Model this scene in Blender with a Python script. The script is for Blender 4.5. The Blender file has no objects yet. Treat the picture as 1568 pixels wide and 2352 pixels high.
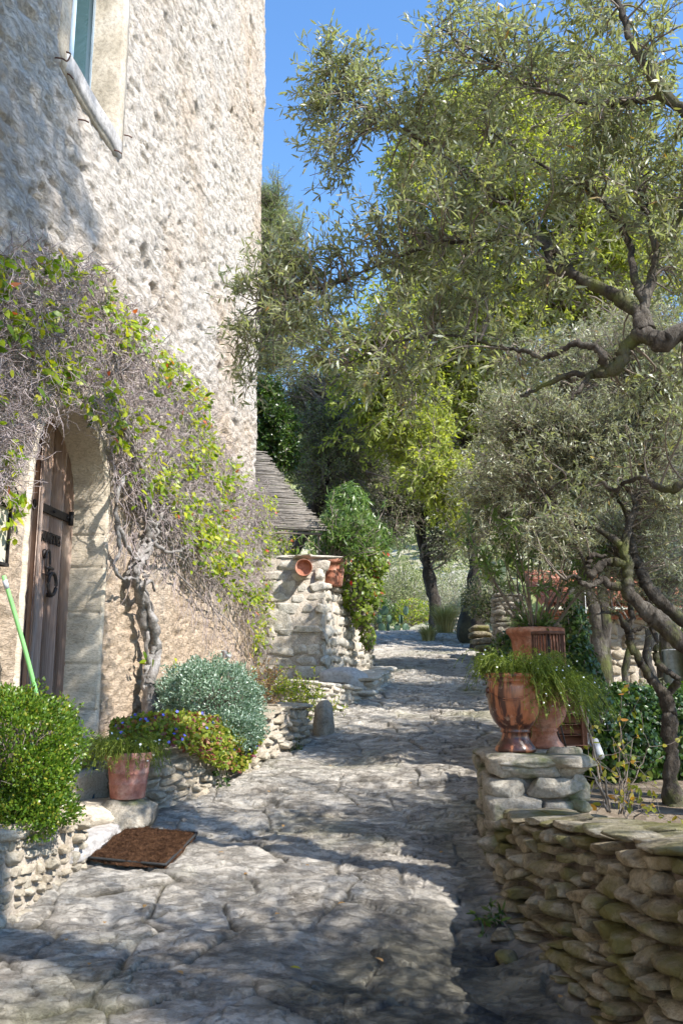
import bpy, math, random
import numpy as np
from mathutils import Vector, Matrix
rng = np.random.default_rng(7)
random.seed(7)
SC = bpy.context.scene
COL = SC.collection
R = math.radians
# ---------------------------------------------------------------- camera model (photo measured on a 1568 px wide copy)
F = 2000.0; CX = 784.0; CY = 1176.0; TILT = math.atan(389/2000.0); EYE = 1.5
def ray(x, y):
    xo = x-CX; yo = CY-y
    return np.array([xo, F*math.cos(TILT)-yo*math.sin(TILT), F*math.sin(TILT)+yo*math.cos(TILT)])
def W(x, y, Y):
    d = ray(x, y); return np.array([0, 0, EYE])+d*(Y/d[1])
def Wz(x, y, z):
    d = ray(x, y); return np.array([0, 0, EYE])+d*((z-EYE)/d[2])
# house wall frame
WT = np.array([.1115, 1, 0]); WT /= np.linalg.norm(WT)
WN = np.array([WT[1], -WT[0], 0])
WO = np.array([-2.45, 0, 0])
def WP(s, off, z):
    s = np.asarray(s, float); off = np.asarray(off, float); z = np.asarray(z, float)
    s, off, z = np.broadcast_arrays(s, off, z)
    p = WO+s[..., None]*WT+off[..., None]*WN
    p[..., 2] = z
    return p
def wallhit(x, y, off=0.0):
    d = ray(x, y); c = np.array([0, 0, EYE]); o = WO+WN*off
    t = np.dot(o-c, WN)/np.dot(d, WN); p = c+d*t
    return float(np.dot(p-WO, WT)), float(p[2])
# ---------------------------------------------------------------- noise
def _h(ix, iy, iz, seed):
    n = (ix.astype(np.int64)*374761393+iy.astype(np.int64)*668265263+iz.astype(np.int64)*2147483647+seed*974634777) & 0xffffffff
    n = ((n ^ (n >> 13))*1274126177) & 0xffffffff
    n = n ^ (n >> 16)
    return (n & 0xffff)/65535.0
def vn(x, y, z=0, seed=0):
    x, y, z = np.broadcast_arrays(np.asarray(x, float), np.asarray(y, float), np.asarray(z, float))
    fx = np.floor(x); fy = np.floor(y); fz = np.floor(z)
    u = x-fx; v = y-fy; w = z-fz
    u = u*u*(3-2*u); v = v*v*(3-2*v); w = w*w*(3-2*w)
    r = 0
    for a in (0, 1):
        for b in (0, 1):
            for c in (0, 1):
                r = r+_h(fx+a, fy+b, fz+c, seed)*(u if a else 1-u)*(v if b else 1-v)*(w if c else 1-w)
    return r*2-1
def fbm(x, y, z=0, o=4, seed=0):
    x = np.asarray(x, float); y = np.asarray(y, float); z = np.asarray(z, float)
    r = 0; a = 1; t = 0
    for i in range(o):
        r = r+a*vn(x, y, z, seed+i*17); t += a; a *= .5; x = x*2.03; y = y*2.03; z = z*2.03
    return r/t
def voro(x, y, seed=0):
    fx = np.floor(x); fy = np.floor(y)
    F1 = np.full(x.shape, 9.); F2 = np.full(x.shape, 9.); ID = np.zeros(x.shape); DX = np.zeros(x.shape); DY = np.zeros(x.shape)
    for a in (-1, 0, 1):
        for b in (-1, 0, 1):
            cx = fx+a; cy = fy+b; z0 = cx*0
            dx = cx+.08+.84*_h(cx, cy, z0, seed)-x; dy = cy+.08+.84*_h(cx, cy, z0+1, seed)-y
            d = np.sqrt(dx*dx+dy*dy); i = _h(cx, cy, z0+2, seed)
            m = d < F1
            F2 = np.where(m, F1, np.minimum(F2, d)); ID = np.where(m, i, ID); DX = np.where(m, dx, DX); DY = np.where(m, dy, DY)
            F1 = np.where(m, d, F1)
    return F1, F2, ID, DX, DY
# ---------------------------------------------------------------- object helpers
ORI = {}
def tag(o, label=None, cat=None, group=None, kind=None):
    if label: o['label'] = label
    if cat: o['category'] = cat
    if group: o['group'] = group
    if kind: o['kind'] = kind
    return o
def thing(name, label, cat, loc, group=None):
    o = bpy.data.objects.new(name, None); COL.objects.link(o)
    o.location = tuple(float(v) for v in loc); o.empty_display_size = .1
    ORI[o.name] = np.array(loc, float)
    return tag(o, label, cat, group)
def mk(name, V, FF, mat, parent=None, smooth=True, label=None, cat=None, group=None, kind=None):
    V = np.asarray(V, float).reshape(-1, 3)
    if not isinstance(FF, (list, tuple)): FF = [FF]
    FF = [np.asarray(f, np.int64) for f in FF if len(f)]
    me = bpy.data.meshes.new(name)
    po = ORI[parent.name] if parent is not None else np.zeros(3)
    if parent is not None: org = po
    elif kind in ('structure',): org = np.zeros(3)
    else: org = np.array([V[:, 0].mean(), V[:, 1].mean(), V[:, 2].min()])
    me.vertices.add(len(V)); me.vertices.foreach_set('co', (V-org).astype(np.float32).ravel())
    nl = sum(f.size for f in FF); npoly = sum(len(f) for f in FF)
    me.loops.add(nl); me.loops.foreach_set('vertex_index', np.concatenate([f.ravel() for f in FF]).astype(np.int32))
    tot = np.concatenate([np.full(len(f), f.shape[1]) for f in FF])
    st = np.concatenate([[0], np.cumsum(tot)[:-1]])
    me.polygons.add(npoly); me.polygons.foreach_set('loop_start', st.astype(np.int32)); me.polygons.foreach_set('loop_total', tot.astype(np.int32))
    me.polygons.foreach_set('use_smooth', np.full(npoly, smooth))
    me.update(calc_edges=True); me.validate()
    me.materials.append(mat)
    o = bpy.data.objects.new(name, me); COL.objects.link(o)
    if parent is not None: o.parent = parent
    else: o.location = tuple(org)
    ORI[o.name] = org
    return tag(o, label, cat, group, kind)
class MB:
    def __init__(s): s.v = []; s.f = {3: [], 4: [], 6: []}; s.n = 0
    def add(s, V, *FF):
        V = np.asarray(V, float).reshape(-1, 3)
        for f in FF:
            f = np.asarray(f, np.int64)
            if len(f): s.f.setdefault(f.shape[1], []).append(f+s.n)
        s.v.append(V); s.n += len(V); return s
    def build(s, name, mat, parent=None, **k):
        return mk(name, np.concatenate(s.v), [np.concatenate(v) for v in s.f.values() if v], mat, parent, **k)
    # shapes
    def box(s, c, d, rz=0, ax=None, bev=0.0):
        # chamfered box: 24 vertices
        c = np.asarray(c, float); h = np.asarray(d, float)/2; b = min(bev or min(d)*.06, min(h)*.6)
        vs = []; 
        for sx in (-1, 1):
            for sy in (-1, 1):
                for sz in (-1, 1):
                    vs += [(sx*h[0], sy*(h[1]-b), sz*(h[2]-b)), (sx*(h[0]-b), sy*h[1], sz*(h[2]-b)), (sx*(h[0]-b), sy*(h[1]-b), sz*h[2])]
        vs = np.array(vs)
        def I(sx, sy, sz, k): return (((sx > 0)*2+(sy > 0))*2+(sz > 0))*3+k
        q = []; t = []
        for k in range(3):
            for sg in (-1, 1):
                o = [(a, bb) for a, bb in ((-1, -1), (1, -1), (1, 1), (-1, 1))]
                f = []
                for a, bb in o:
                    w = [0, 0, 0]; w[k] = sg; w[(k+1) % 3] = a; w[(k+2) % 3] = bb
                    f.append(I(*w, k))
                q.append(f if sg > 0 else f[::-1])
        for k in range(3):       # edges parallel to axis k
            i, j = (k+1) % 3, (k+2) % 3
            for a in (-1, 1):
                for bb in (-1, 1):
                    f = []
                    for e, kk in ((-1, i), (-1, j), (1, j), (1, i)):
                        w = [0, 0, 0]; w[k] = e; w[i] = a; w[j] = bb
                        f.append(I(*w, kk))
                    q.append(f)
        for sx in (-1, 1):
            for sy in (-1, 1):
                for sz in (-1, 1): t.append([I(sx, sy, sz, 0), I(sx, sy, sz, 1), I(sx, sy, sz, 2)])
        if ax is not None: M = np.array(ax, float)        # rows = local axes
        else:
            cz, sn = math.cos(rz), math.sin(rz); M = np.array([[cz, sn, 0], [-sn, cz, 0], [0, 0, 1]])
        return s.add(vs@M+c, q, t)
    def tubes(s, P, Rr, n=6, cap=True):
        P = np.asarray(P, float); 
        if P.ndim == 2: P = P[None]
        M, K, _ = P.shape; Rr = np.broadcast_to(np.asarray(Rr, float), (M, K))
        T = np.gradient(P, axis=1); T /= np.linalg.norm(T, axis=2, keepdims=True)+1e-12
        ref = np.where(np.abs(T[..., 2:3].mean(1, keepdims=True)) > .8, np.array([1., .1, 0]), np.array([0, .1, 1.]))
        A = np.cross(T, ref); A /= np.linalg.norm(A, axis=2, keepdims=True)+1e-12
        B = np.cross(T, A)
        an = np.arange(n)*2*math.pi/n
        V = P[:, :, None]+Rr[..., None, None]*(A[:, :, None]*np.cos(an)[None, None, :, None]+B[:, :, None]*np.sin(an)[None, None, :, None])
        base = (np.arange(M)*K*n)[:, None, None]
        k = (np.arange(K-1)*n)[None, :, None]; j = np.arange(n)[None, None, :]; j2 = (j+1) % n
        q = np.stack([base+k+j, base+k+n+j, base+k+n+j2, base+k+j2], -1).reshape(-1, 4)
        V = V.reshape(-1, 3)
        if cap and n > 2:
            # cap with centre vertices
            c0 = P[:, 0]; c1 = P[:, -1]; nb = len(V)
            jj = np.arange(n); 
            t0 = np.stack(np.broadcast_arrays((nb+np.arange(M))[:, None], (np.arange(M)*K*n)[:, None]+jj, (np.arange(M)*K*n)[:, None]+(jj+1) % n), -1).reshape(-1, 3)
            e = (np.arange(M)*K*n+(K-1)*n)[:, None]
            t1 = np.stack(np.broadcast_arrays((nb+M+np.arange(M))[:, None], e+(jj+1) % n, e+jj), -1).reshape(-1, 3)
            return s.add(np.concatenate([V, c0, c1]), q, t0, t1)
        return s.add(V, q)
    def lathe(s, c, prof, n=40, sq=None):
        c = np.asarray(c, float); prof = np.asarray(prof, float); K = len(prof); an = np.arange(n)*2*math.pi/n
        V = np.stack([prof[:, 0, None]*np.cos(an), prof[:, 0, None]*np.sin(an), np.repeat(prof[:, 1, None], n, 1)], -1)
        k = (np.arange(K-1)*n)[:, None]; j = np.arange(n)[None]; j2 = (j+1) % n
        q = np.stack([k+j, k+j2, k+n+j2, k+n+j], -1).reshape(-1, 4)
        return s.add(V.reshape(-1, 3)+c, q)
def grid(P, flip=False):
    a, b = P.shape[:2]; i = np.arange(a-1)[:, None]*b; j = np.arange(b-1)[None]
    q = np.stack([i+j, i+b+j, i+b+j+1, i+j+1], -1).reshape(-1, 4)
    return P.reshape(-1, 3), (q[:, ::-1] if flip else q)
def rn(*s): return rng.normal(size=s)
def ru(a, b, *s): return rng.uniform(a, b, size=s)
def unit(v): return v/(np.linalg.norm(v, axis=-1, keepdims=True)+1e-12)
def smooth_line(pts, k=6):
    # Catmull-Rom through rows of any width
    p = np.asarray(pts, float); p = np.vstack([2*p[0]-p[1], p, 2*p[-1]-p[-2]]); out = []
    for i in range(1, len(p)-2):
        for t in np.arange(k)/k:
            out.append(.5*(2*p[i]+(p[i+1]-p[i-1])*t+(2*p[i-1]-5*p[i]+4*p[i+1]-p[i+2])*t*t+(3*p[i]-p[i-1]-3*p[i+1]+p[i+2])*t**3))
    out.append(p[-2]); return np.array(out)
def grow(P0, D0, L, K=6, wob=.25, up=0.0):
    """curved shoots; P0,D0 (M,3), L (M,) -> (M,K,3)"""
    M = len(P0); P = [P0]; D = unit(D0); st = (np.asarray(L)/(K-1))[:, None]
    for i in range(K-1):
        P.append(P[-1]+D*st); D = unit(D+wob*rn(M, 3)+np.array([0, 0, up]))
    return np.stack(P, 1)
def leafverts(P, D, N, L, Wd, fold=.12, curl=.1):
    """6-vertex lanceolate leaves"""
    D = unit(D); S = unit(np.cross(D, N)); N = np.cross(S, D); L = np.asarray(L)[:, None]; Wd = np.asarray(Wd)[:, None]
    m = lambda t, w, c: P+D*L*t+S*Wd*w+N*(abs(w)*fold*2*Wd*2-curl*L*t*t)
    V = np.stack([P, m(.32, -.46, 0), m(.32, .46, 0), m(.68, -.4, 0), m(.68, .4, 0), P+D*L-N*curl*L], 1)
    b = np.arange(len(P))[:, None]*6
    return V.reshape(-1, 3), b+np.array([[0, 2, 1]]), b+np.array([[1, 2, 4, 3]]), b+np.array([[3, 4, 5]])
def ovalverts(P, D, N, L, Wd, fold=.1):
    """broad 6-vertex leaf / heart-like"""
    D = unit(D); S = unit(np.cross(D, N)); N = np.cross(S, D); L = np.asarray(L)[:, None]; Wd = np.asarray(Wd)[:, None]
    m = lambda t, w: P+D*L*t+S*Wd*w+N*fold*Wd*abs(w)*2
    V = np.stack([P, m(.25, -.5), m(.25, .5), m(.65, -.42), m(.65, .42), P+D*L], 1)
    b = np.arange(len(P))[:, None]*6
    return V.reshape(-1, 3), b+np.array([[0, 2, 1]]), b+np.array([[1, 2, 4, 3]]), b+np.array([[3, 4, 5]])
def on_twigs(Tw, n, spread=.7, t0=.15):
    """leaf roots on twigs (M,K,3): n each"""
    M, K, _ = Tw.shape; t = ru(t0, 1, M, n)*(K-1); i = np.minimum(t.astype(int), K-2); f = (t-i)[..., None]
    r = np.arange(M)[:, None]; a = Tw[r, i]; b = Tw[r, i+1]
    P = (a+(b-a)*f).reshape(-1, 3); T = unit((b-a).reshape(-1, 3))
    D = unit(T*(1-spread*.5)+spread*unit(rn(len(P), 3)))
    return P, D
# ---------------------------------------------------------------- materials
def newmat(name):
    m = bpy.data.materials.new(name); m.use_nodes = True; nt = m.node_tree; b = nt.nodes['Principled BSDF']; return m, nt, b
def nd(nt, t, **k):
    n = nt.nodes.new(t)
    for a, v in k.items():
        if a in n.inputs.keys() if isinstance(a, str) else False: n.inputs[a].default_value = v
        else: setattr(n, a, v)
    return n
def sset(n, k, v): n.inputs[k].default_value = v
def noise(nt, scale, detail=6, rough=.6, vec=None, stretch=None, dist=0):
    t = nt.nodes.new('ShaderNodeTexNoise'); sset(t, 'Scale', scale); sset(t, 'Detail', detail); sset(t, 'Roughness', rough); sset(t, 'Distortion', dist)
    nt.links.new(pos(nt, stretch), t.inputs['Vector']); return t
def pos(nt, stretch=None):
    g = nt.nodes.get('POS') 
    if g is None:
        g = nt.nodes.new('ShaderNodeNewGeometry'); g.name = 'POS'
    if stretch is None: return g.outputs['Position']
    mp = nt.nodes.new('ShaderNodeMapping'); mp.inputs['Scale'].default_value = stretch; nt.links.new(g.outputs['Position'], mp.inputs['Vector']); return mp.outputs['Vector']
def ramp(nt, fac, stops):
    r = nt.nodes.new('ShaderNodeValToRGB'); e = r.color_ramp.elements
    while len(e) < len(stops): e.new(.5)
    for i, (p, c) in enumerate(stops):
        e[i].position = p; e[i].color = (*c, 1) if len(c) == 3 else c
    nt.links.new(fac, r.inputs['Fac']); return r.outputs['Color']
def mix(nt, fac, a, b, mode='MIX'):
    m = nt.nodes.new('ShaderNodeMix'); m.data_type = 'RGBA'; m.blend_type = mode
    for s, v in ((m.inputs[0], fac), (m.inputs[6], a), (m.inputs[7], b)):
        if isinstance(v, (int, float)): s.default_value = v
        elif isinstance(v, tuple): s.default_value = (*v, 1)
        else: nt.links.new(v, s)
    return m.outputs[2]
def bump(nt, b, h, strength=.5, dist=.01, prev=None):
    n = nt.nodes.new('ShaderNodeBump'); sset(n, 'Strength', strength); sset(n, 'Distance', dist); nt.links.new(h, n.inputs['Height'])
    if prev is not None: nt.links.new(prev, n.inputs['Normal'])
    nt.links.new(n.outputs['Normal'], b.inputs['Normal']); return n.outputs['Normal']
def island(nt):
    pos(nt); return nt.nodes['POS'].outputs['Random Per Island']
def stone(name, cols, scale=6, isl=.5, rough=.9, bs=.8, bd=.02, moss=None, stretch=None, fine=60, spec=.3, mossamt=(.5, .62)):
    m, nt, b = newmat(name); n = noise(nt, scale, 8, .65, stretch=stretch); c = ramp(nt, n.outputs['Fac'], [(.3, cols[0]), (.5, cols[1]), (.7, cols[2])])
    f = noise(nt, fine, 5, .7, stretch=stretch)
    c = mix(nt, .55, c, ramp(nt, f.outputs['Fac'], [(.32, (.3, .28, .25)), (.56, (1, 1, 1))]), 'MULTIPLY')
    if isl:
        c = mix(nt, isl, c, ramp(nt, island(nt), [(0, (.5, .47, .42)), (.35, (.95, .88, .8)), (.6, (.72, .72, .72)), (1, (1, 1, 1))]), 'MULTIPLY')
    if moss:
        mn = noise(nt, 3.5, 6, .6); mf = ramp(nt, mn.outputs['Fac'], [(mossamt[0], (0, 0, 0)), (mossamt[1], (1, 1, 1))]); c = mix(nt, mf, c, moss)
    nt.links.new(c, b.inputs['Base Color']); sset(b, 'Roughness', rough); b.inputs['Specular IOR Level'].default_value = spec
    p = bump(nt, b, n.outputs['Fac'], bs, bd*2); bump(nt, b, f.outputs['Fac'], bs, bd*.5, p)
    return m
def leafmat(name, stops, back=None, rough=.45, trans=.35, tc=None, spec=.4):
    m, nt, b = newmat(name); c = ramp(nt, island(nt), stops)
    ln = noise(nt, 2.5, 3, .5); c = mix(nt, .5, c, ramp(nt, ln.outputs['Fac'], [(.3, (.6, .65, .6)), (.7, (1, 1, .9))]), 'MULTIPLY')
    if back: c = mix(nt, nt.nodes['POS'].outputs['Backfacing'], c, back)
    nt.links.new(c, b.inputs['Base Color']); sset(b, 'Roughness', rough); b.inputs['Specular IOR Level'].default_value = spec
    t = nt.nodes.new('ShaderNodeBsdfTranslucent'); ms = nt.nodes.new('ShaderNodeMixShader'); ms.inputs[0].default_value = trans
    c2 = mix(nt, 1.0, c, tc or (1.5, 1.6, .7), 'MULTIPLY'); nt.links.new(c2, t.inputs['Color'])
    nt.links.new(b.outputs[0], ms.inputs[1]); nt.links.new(t.outputs[0], ms.inputs[2])
    nt.links.new(ms.outputs[0], nt.nodes['Material Output'].inputs['Surface']); return m
def plain(name, c1, c2, scale=20, rough=.6, bs=.3, bd=.004, metal=0, stretch=None, spec=.5, coat=0):
    m, nt, b = newmat(name); n = noise(nt, scale, 6, .6, stretch=stretch); nt.links.new(ramp(nt, n.outputs['Fac'], [(.32, c1), (.68, c2)]), b.inputs['Base Color'])
    sset(b, 'Roughness', rough); sset(b, 'Metallic', metal); b.inputs['Specular IOR Level'].default_value = spec; b.inputs['Coat Weight'].default_value = coat
    bump(nt, b, n.outputs['Fac'], bs, bd); return m
M = {}
# hewn tuff of the house: stretched along the wall
def housemat(name, cols, ochre, grey):
    m, nt, b = newmat(name); n = noise(nt, 5, 8, .7, stretch=(1, 1, 2.6)); big = noise(nt, .55, 5, .6); f = noise(nt, 26, 8, .75, stretch=(1, 1, 2.2), dist=.4)
    c = ramp(nt, n.outputs['Fac'], [(.3, cols[0]), (.5, cols[1]), (.68, cols[2])])
    c = mix(nt, ramp(nt, big.outputs['Fac'], [(.5, (0, 0, 0)), (.66, (.75,)*3)]), c, ochre)
    b2 = noise(nt, 1.7, 6, .7); c = mix(nt, ramp(nt, b2.outputs['Fac'], [(.56, (0, 0, 0)), (.7, (.5,)*3)]), c, grey)
    # the lower wall keeps old ochre render
    sx = nt.nodes.new('ShaderNodeSeparateXYZ'); nt.links.new(pos(nt), sx.inputs[0])
    ad = nt.nodes.new('ShaderNodeMath'); ad.operation = 'MULTIPLY_ADD'; nt.links.new(b2.outputs['Fac'], ad.inputs[0]); ad.inputs[1].default_value = 2.2; nt.links.new(sx.outputs['Z'], ad.inputs[2])
    mr = nt.nodes.new('ShaderNodeMapRange'); nt.links.new(ad.outputs[0], mr.inputs[0]); mr.inputs[1].default_value = 4.3; mr.inputs[2].default_value = 3.2
    c = mix(nt, mr.outputs[0], c, mix(nt, n.outputs['Fac'], (.50, .37, .26), (.60, .49, .38)))
    c = mix(nt, .3, c, ramp(nt, f.outputs['Fac'], [(.34, (.42, .38, .34)), (.5, (1, 1, 1))]), 'MULTIPLY')
    nt.links.new(c, b.inputs['Base Color']); sset(b, 'Roughness', .95); b.inputs['Specular IOR Level'].default_value = .15
    pt = noise(nt, 15, 9, .7, stretch=(.5, .5, 2.1), dist=.2); pr = ramp(nt, pt.outputs['Fac'], [(.40, (0, 0, 0)), (.47, (1, 1, 1))]); p2 = noise(nt, 34, 6, .7, stretch=(.55, .55, 1.7)); pr2 = ramp(nt, p2.outputs['Fac'], [(.40, (0, 0, 0)), (.48, (1, 1, 1))])
    p = bump(nt, b, n.outputs['Fac'], .8, .05); p = bump(nt, b, f.outputs['Fac'], .7, .02, p); p = bump(nt, b, pr, .8, .012, p); bump(nt, b, pr2, .8, .007, p); return m
M['house'] = housemat('hewn_limestone', [(.46, .40, .34), (.62, .56, .495), (.70, .64, .575)], (.52, .40, .29), (.40, .38, .36))
M['jamb'] = stone('dressed_jamb', [(.42, .36, .28), (.58, .51, .41), (.66, .60, .50)], 3, 0.25, bs=.5, stretch=(1, 1, 2.5), fine=40)
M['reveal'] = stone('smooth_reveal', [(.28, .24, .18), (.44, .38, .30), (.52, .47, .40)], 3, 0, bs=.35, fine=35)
M['sillm'] = stone('sill_mortar', [(.33, .31, .30), (.42, .40, .385), (.5, .475, .46)], 5, 0, bs=.15, fine=20)
M['whitewall'] = stone('white_rubble', [(.40, .36, .30), (.55, .51, .44), (.66, .63, .57)], 9, .35, bs=.7)
M['warmwall'] = stone('cream_rubble', [(.30, .25, .19), (.43, .38, .30), (.52, .47, .39)], 9, .45, bs=.7)
M['greywall'] = stone('grey_rubble', [(.22, .20, .17), (.36, .33, .28), (.46, .43, .37)], 9, .5, bs=.7, moss=(.12, .13, .06))
M['mosswall'] = stone('lichened_rubble', [(.15, .13, .09), (.33, .29, .21), (.50, .46, .37)], 10, .7, bs=1, moss=(.14, .13, .045), mossamt=(.45, .62))
M['mortar'] = stone('wall_core', [(.12, .10, .08), (.18, .15, .12), (.25, .21, .17)], 12, 0, moss=(.06, .07, .03))
M['mortar_light'] = stone('pale_mortar', [(.34, .29, .23), (.46, .40, .33), (.56, .50, .43)], 12, 0, bs=.9)
M['concrete'] = stone('grey_concrete', [(.36, .36, .36), (.46, .46, .46), (.55, .55, .54)], 2, 0, bs=.2, fine=25)
M['soil'] = stone('garden_soil', [(.10, .075, .05), (.2, .155, .11), (.33, .28, .22)], 6, 0, bs=1, fine=50)
# paving
def pathmat():
    m, nt, b = newmat('worn_bedrock_paving'); n = noise(nt, 3.6, 10, .72, dist=.3); f = noise(nt, 34, 8, .75, stretch=(1, 1.6, 1))
    c = ramp(nt, n.outputs['Fac'], [(.30, (.20, .175, .145)), (.42, (.36, .325, .28)), (.53, (.50, .46, .405)), (.66, (.64, .59, .52)), (.8, (.52, .45, .35))])
    c = mix(nt, .6, c, ramp(nt, f.outputs['Fac'], [(.34, (.38, .36, .34)), (.52, (1, 1, 1))]), 'MULTIPLY'); h = noise(nt, 11, 8, .75, stretch=(.7, 1.6, 1)); c = mix(nt, .5, c, ramp(nt, h.outputs['Fac'], [(.36, (.45, .42, .38)), (.48, (1, 1, 1))]), 'MULTIPLY')
    at = nt.nodes.new('ShaderNodeAttribute'); at.attribute_name = 'crack'
    c = mix(nt, at.outputs['Fac'], c, mix(nt, n.outputs['Fac'], (.05, .045, .03), (.16, .135, .085)))
    g = noise(nt, .9, 5, .6); gf = ramp(nt, g.outputs['Fac'], [(.54, (0, 0, 0)), (.66, (.5,)*3)]); c = mix(nt, gf, c, (.16, .16, .07))
    # damp patch in the foreground
    at2 = nt.nodes.new('ShaderNodeAttribute'); at2.attribute_name = 'wet'
    c = mix(nt, at2.outputs['Fac'], c, mix(nt, ramp(nt, n.outputs['Fac'], [(.4, (0, 0, 0)), (.62, (1, 1, 1))]), (.035, .04, .045), (.24, .22, .17)))
    nt.links.new(c, b.inputs['Base Color'])
    mr = nt.nodes.new('ShaderNodeMapRange'); nt.links.new(at2.outputs['Fac'], mr.inputs[0]); mr.inputs[3].default_value = .85; mr.inputs[4].default_value = .28
    nt.links.new(mr.outputs[0], b.inputs['Roughness']); b.inputs['Specular IOR Level'].default_value = .35
    p = bump(nt, b, n.outputs['Fac'], .9, .05); p = bump(nt, b, f.outputs['Fac'], .9, .016, p); bump(nt, b, ramp(nt, h.outputs['Fac'], [(.40, (0, 0, 0)), (.50, (1, 1, 1))]), .9, .012, p); return m
M['path'] = pathmat()
# wood
def wood(name, cols, rough=.75, sc=(9, 9, .5)):
    m, nt, b = newmat(name); n = noise(nt, 6, 8, .7, stretch=sc, dist=.5); g = noise(nt, 2.2, 5, .6, stretch=(1, 1, .5))
    c = ramp(nt, n.outputs['Fac'], [(.3, cols[0]), (.5, cols[1]), (.7, cols[2])]); c = mix(nt, ramp(nt, g.outputs['Fac'], [(.45, (0, 0, 0)), (.65, (.8,)*3)]), c, cols[3])
    nt.links.new(c, b.inputs['Base Color']); sset(b, 'Roughness', rough); b.inputs['Specular IOR Level'].default_value = .3; bump(nt, b, n.outputs['Fac'], .7, .006); return m
M['door'] = wood('weathered_oak', [(.20, .12, .085), (.42, .28, .21), (.55, .41, .33), (.42, .37, .33)])
M['redwood'] = wood('brown_stained_slats', [(.10, .045, .03), (.20, .09, .06), (.27, .14, .10), (.16, .08, .055)], sc=(.6, 9, 9))
M['winframe'] = wood('blue_painted_wood', [(.30, .42, .52), (.42, .54, .64), (.5, .6, .68), (.42, .46, .48)])
M['iron'] = plain('wrought_iron', (.02, .02, .022), (.075, .06, .055), 30, .55, .6, .004, .6)
M['rust'] = plain('rusty_iron', (.08, .035, .025), (.17, .09, .065), 30, .8, .5, .004, .2)
M['terra'] = stone('terracotta', [(.27, .10, .06), (.41, .17, .105), (.52, .33, .26)], 9, 0, rough=.8, bs=.2, fine=30, spec=.3)
M['terra_pale'] = stone('weathered_terracotta', [(.24, .09, .07), (.36, .16, .125), (.52, .36, .31)], 8, 0, rough=.85, bs=.2, fine=30)
def glazed():
    m, nt, b = newmat('dripped_glaze_terracotta'); 
    n = noise(nt, 11, 5, .6, stretch=(1, 1, .1)); n2 = noise(nt, 9, 6, .7)
    c = ramp(nt, n2.outputs['Fac'], [(.3, (.24, .075, .03)), (.55, (.36, .125, .055)), (.75, (.50, .24, .14))])
    c = mix(nt, ramp(nt, n.outputs['Fac'], [(.50, (0, 0, 0)), (.56, (1, 1, 1))]), c, (.05, .014, .010)); n3 = noise(nt, 22, 7, .7); c = mix(nt, ramp(nt, n3.outputs['Fac'], [(.58, (0, 0, 0)), (.68, (.5,)*3)]), c, (.5, .36, .28))
    nt.links.new(c, b.inputs['Base Color']); sset(b, 'Roughness', .42); b.inputs['Coat Weight'].default_value = .28; b.inputs['Coat Roughness'].default_value = .12
    bump(nt, b, n2.outputs['Fac'], .15, .004); return m
M['glaze'] = glazed()
M['mat'] = stone('coir_mat', [(.035, .02, .014), (.10, .052, .03), (.17, .09, .05)], 25, 0, rough=1, bs=1, fine=150, spec=.05)
M['rubber'] = plain('black_rubber', (.01, .01, .01), (.03, .03, .03), 60, .8)
M['bark'] = stone('olive_bark', [(.03, .025, .02), (.075, .062, .05), (.20, .18, .155)], 9, 0, bs=1, bd=.03, fine=45, stretch=(1, 1, .45), moss=(.11, .12, .035), mossamt=(.52, .66))
M['darkbark'] = stone('dark_bark', [(.02, .016, .013), (.05, .042, .035), (.13, .12, .105)], 9, 0, bs=1, bd=.03, fine=45, stretch=(1, 1, .4))
M['twig'] = plain('grey_twig', (.12, .095, .075), (.24, .2, .165), 12, .8)
M['vinetwig'] = plain('mauve_twig', (.20, .15, .145), (.50, .43, .42), 9, .75)
M['vinewood'] = stone('vine_bark', [(.10, .085, .075), (.26, .24, .225), (.42, .40, .385)], 12, 0, bs=.5, fine=60)
M['reed'] = plain('grey_reed', (.09, .075, .06), (.30, .27, .235), 25, .85, stretch=(1, 1, 8))
M['olive'] = leafmat('olive_leaf', [(0, (.13, .13, .05)), (.4, (.22, .22, .10)), (.75, (.31, .31, .17)), (.97, (.44, .45, .33)), (1, (.4, .2, .04))], (.30, .33, .24), .38, .42, (1.35, 1.4, .55), .6)
M['oliveg'] = leafmat('grey_olive_leaf', [(0, (.19, .185, .11)), (.5, (.33, .33, .215)), (.95, (.50, .51, .40)), (1, (.4, .25, .05))], (.33, .35, .27), .4, .35, (1.3, 1.35, .7), .6)
M['yellow'] = leafmat('lime_leaf', [(0, (.19, .23, .05)), (.5, (.34, .39, .10)), (1, (.50, .52, .18))], None, .5, .5, (1.5, 1.5, .45))
M['oak'] = leafmat('holm_oak_leaf', [(0, (.03, .045, .015)), (.5, (.065, .085, .03)), (1, (.16, .17, .07))], (.15, .16, .11), .45, .25)
M['pine'] = leafmat('pine_needle', [(0, (.16, .20, .08)), (1, (.36, .41, .18))], None, .6, .3)
M['laurel'] = leafmat('laurel_leaf', [(0, (.025, .055, .015)), (.6, (.06, .12, .025)), (1, (.14, .2, .04))], None, .3, .3)
M['vine'] = leafmat('creeper_leaf', [(0, (.09, .16, .012)), (.4, (.20, .30, .02)), (.8, (.40, .45, .03)), (.975, (.5, .48, .05)), (.985, (.5, .16, .07)), (1, (.5, .1, .06))], None, .38, .42, (1.5, 1.5, .4), .35)
M['redvine'] = leafmat('autumn_leaf', [(0, (.08, .14, .015)), (.95, (.24, .30, .04)), (.965, (.35, .15, .03)), (1, (.42, .03, .03))], None, .4, .4)
M['box'] = leafmat('boxwood_leaf', [(0, (.05, .10, .012)), (.5, (.10, .19, .02)), (.85, (.2, .29, .03)), (1, (.36, .3, .05))], None, .35, .35, (1.4, 1.5, .4), .5)
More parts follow.
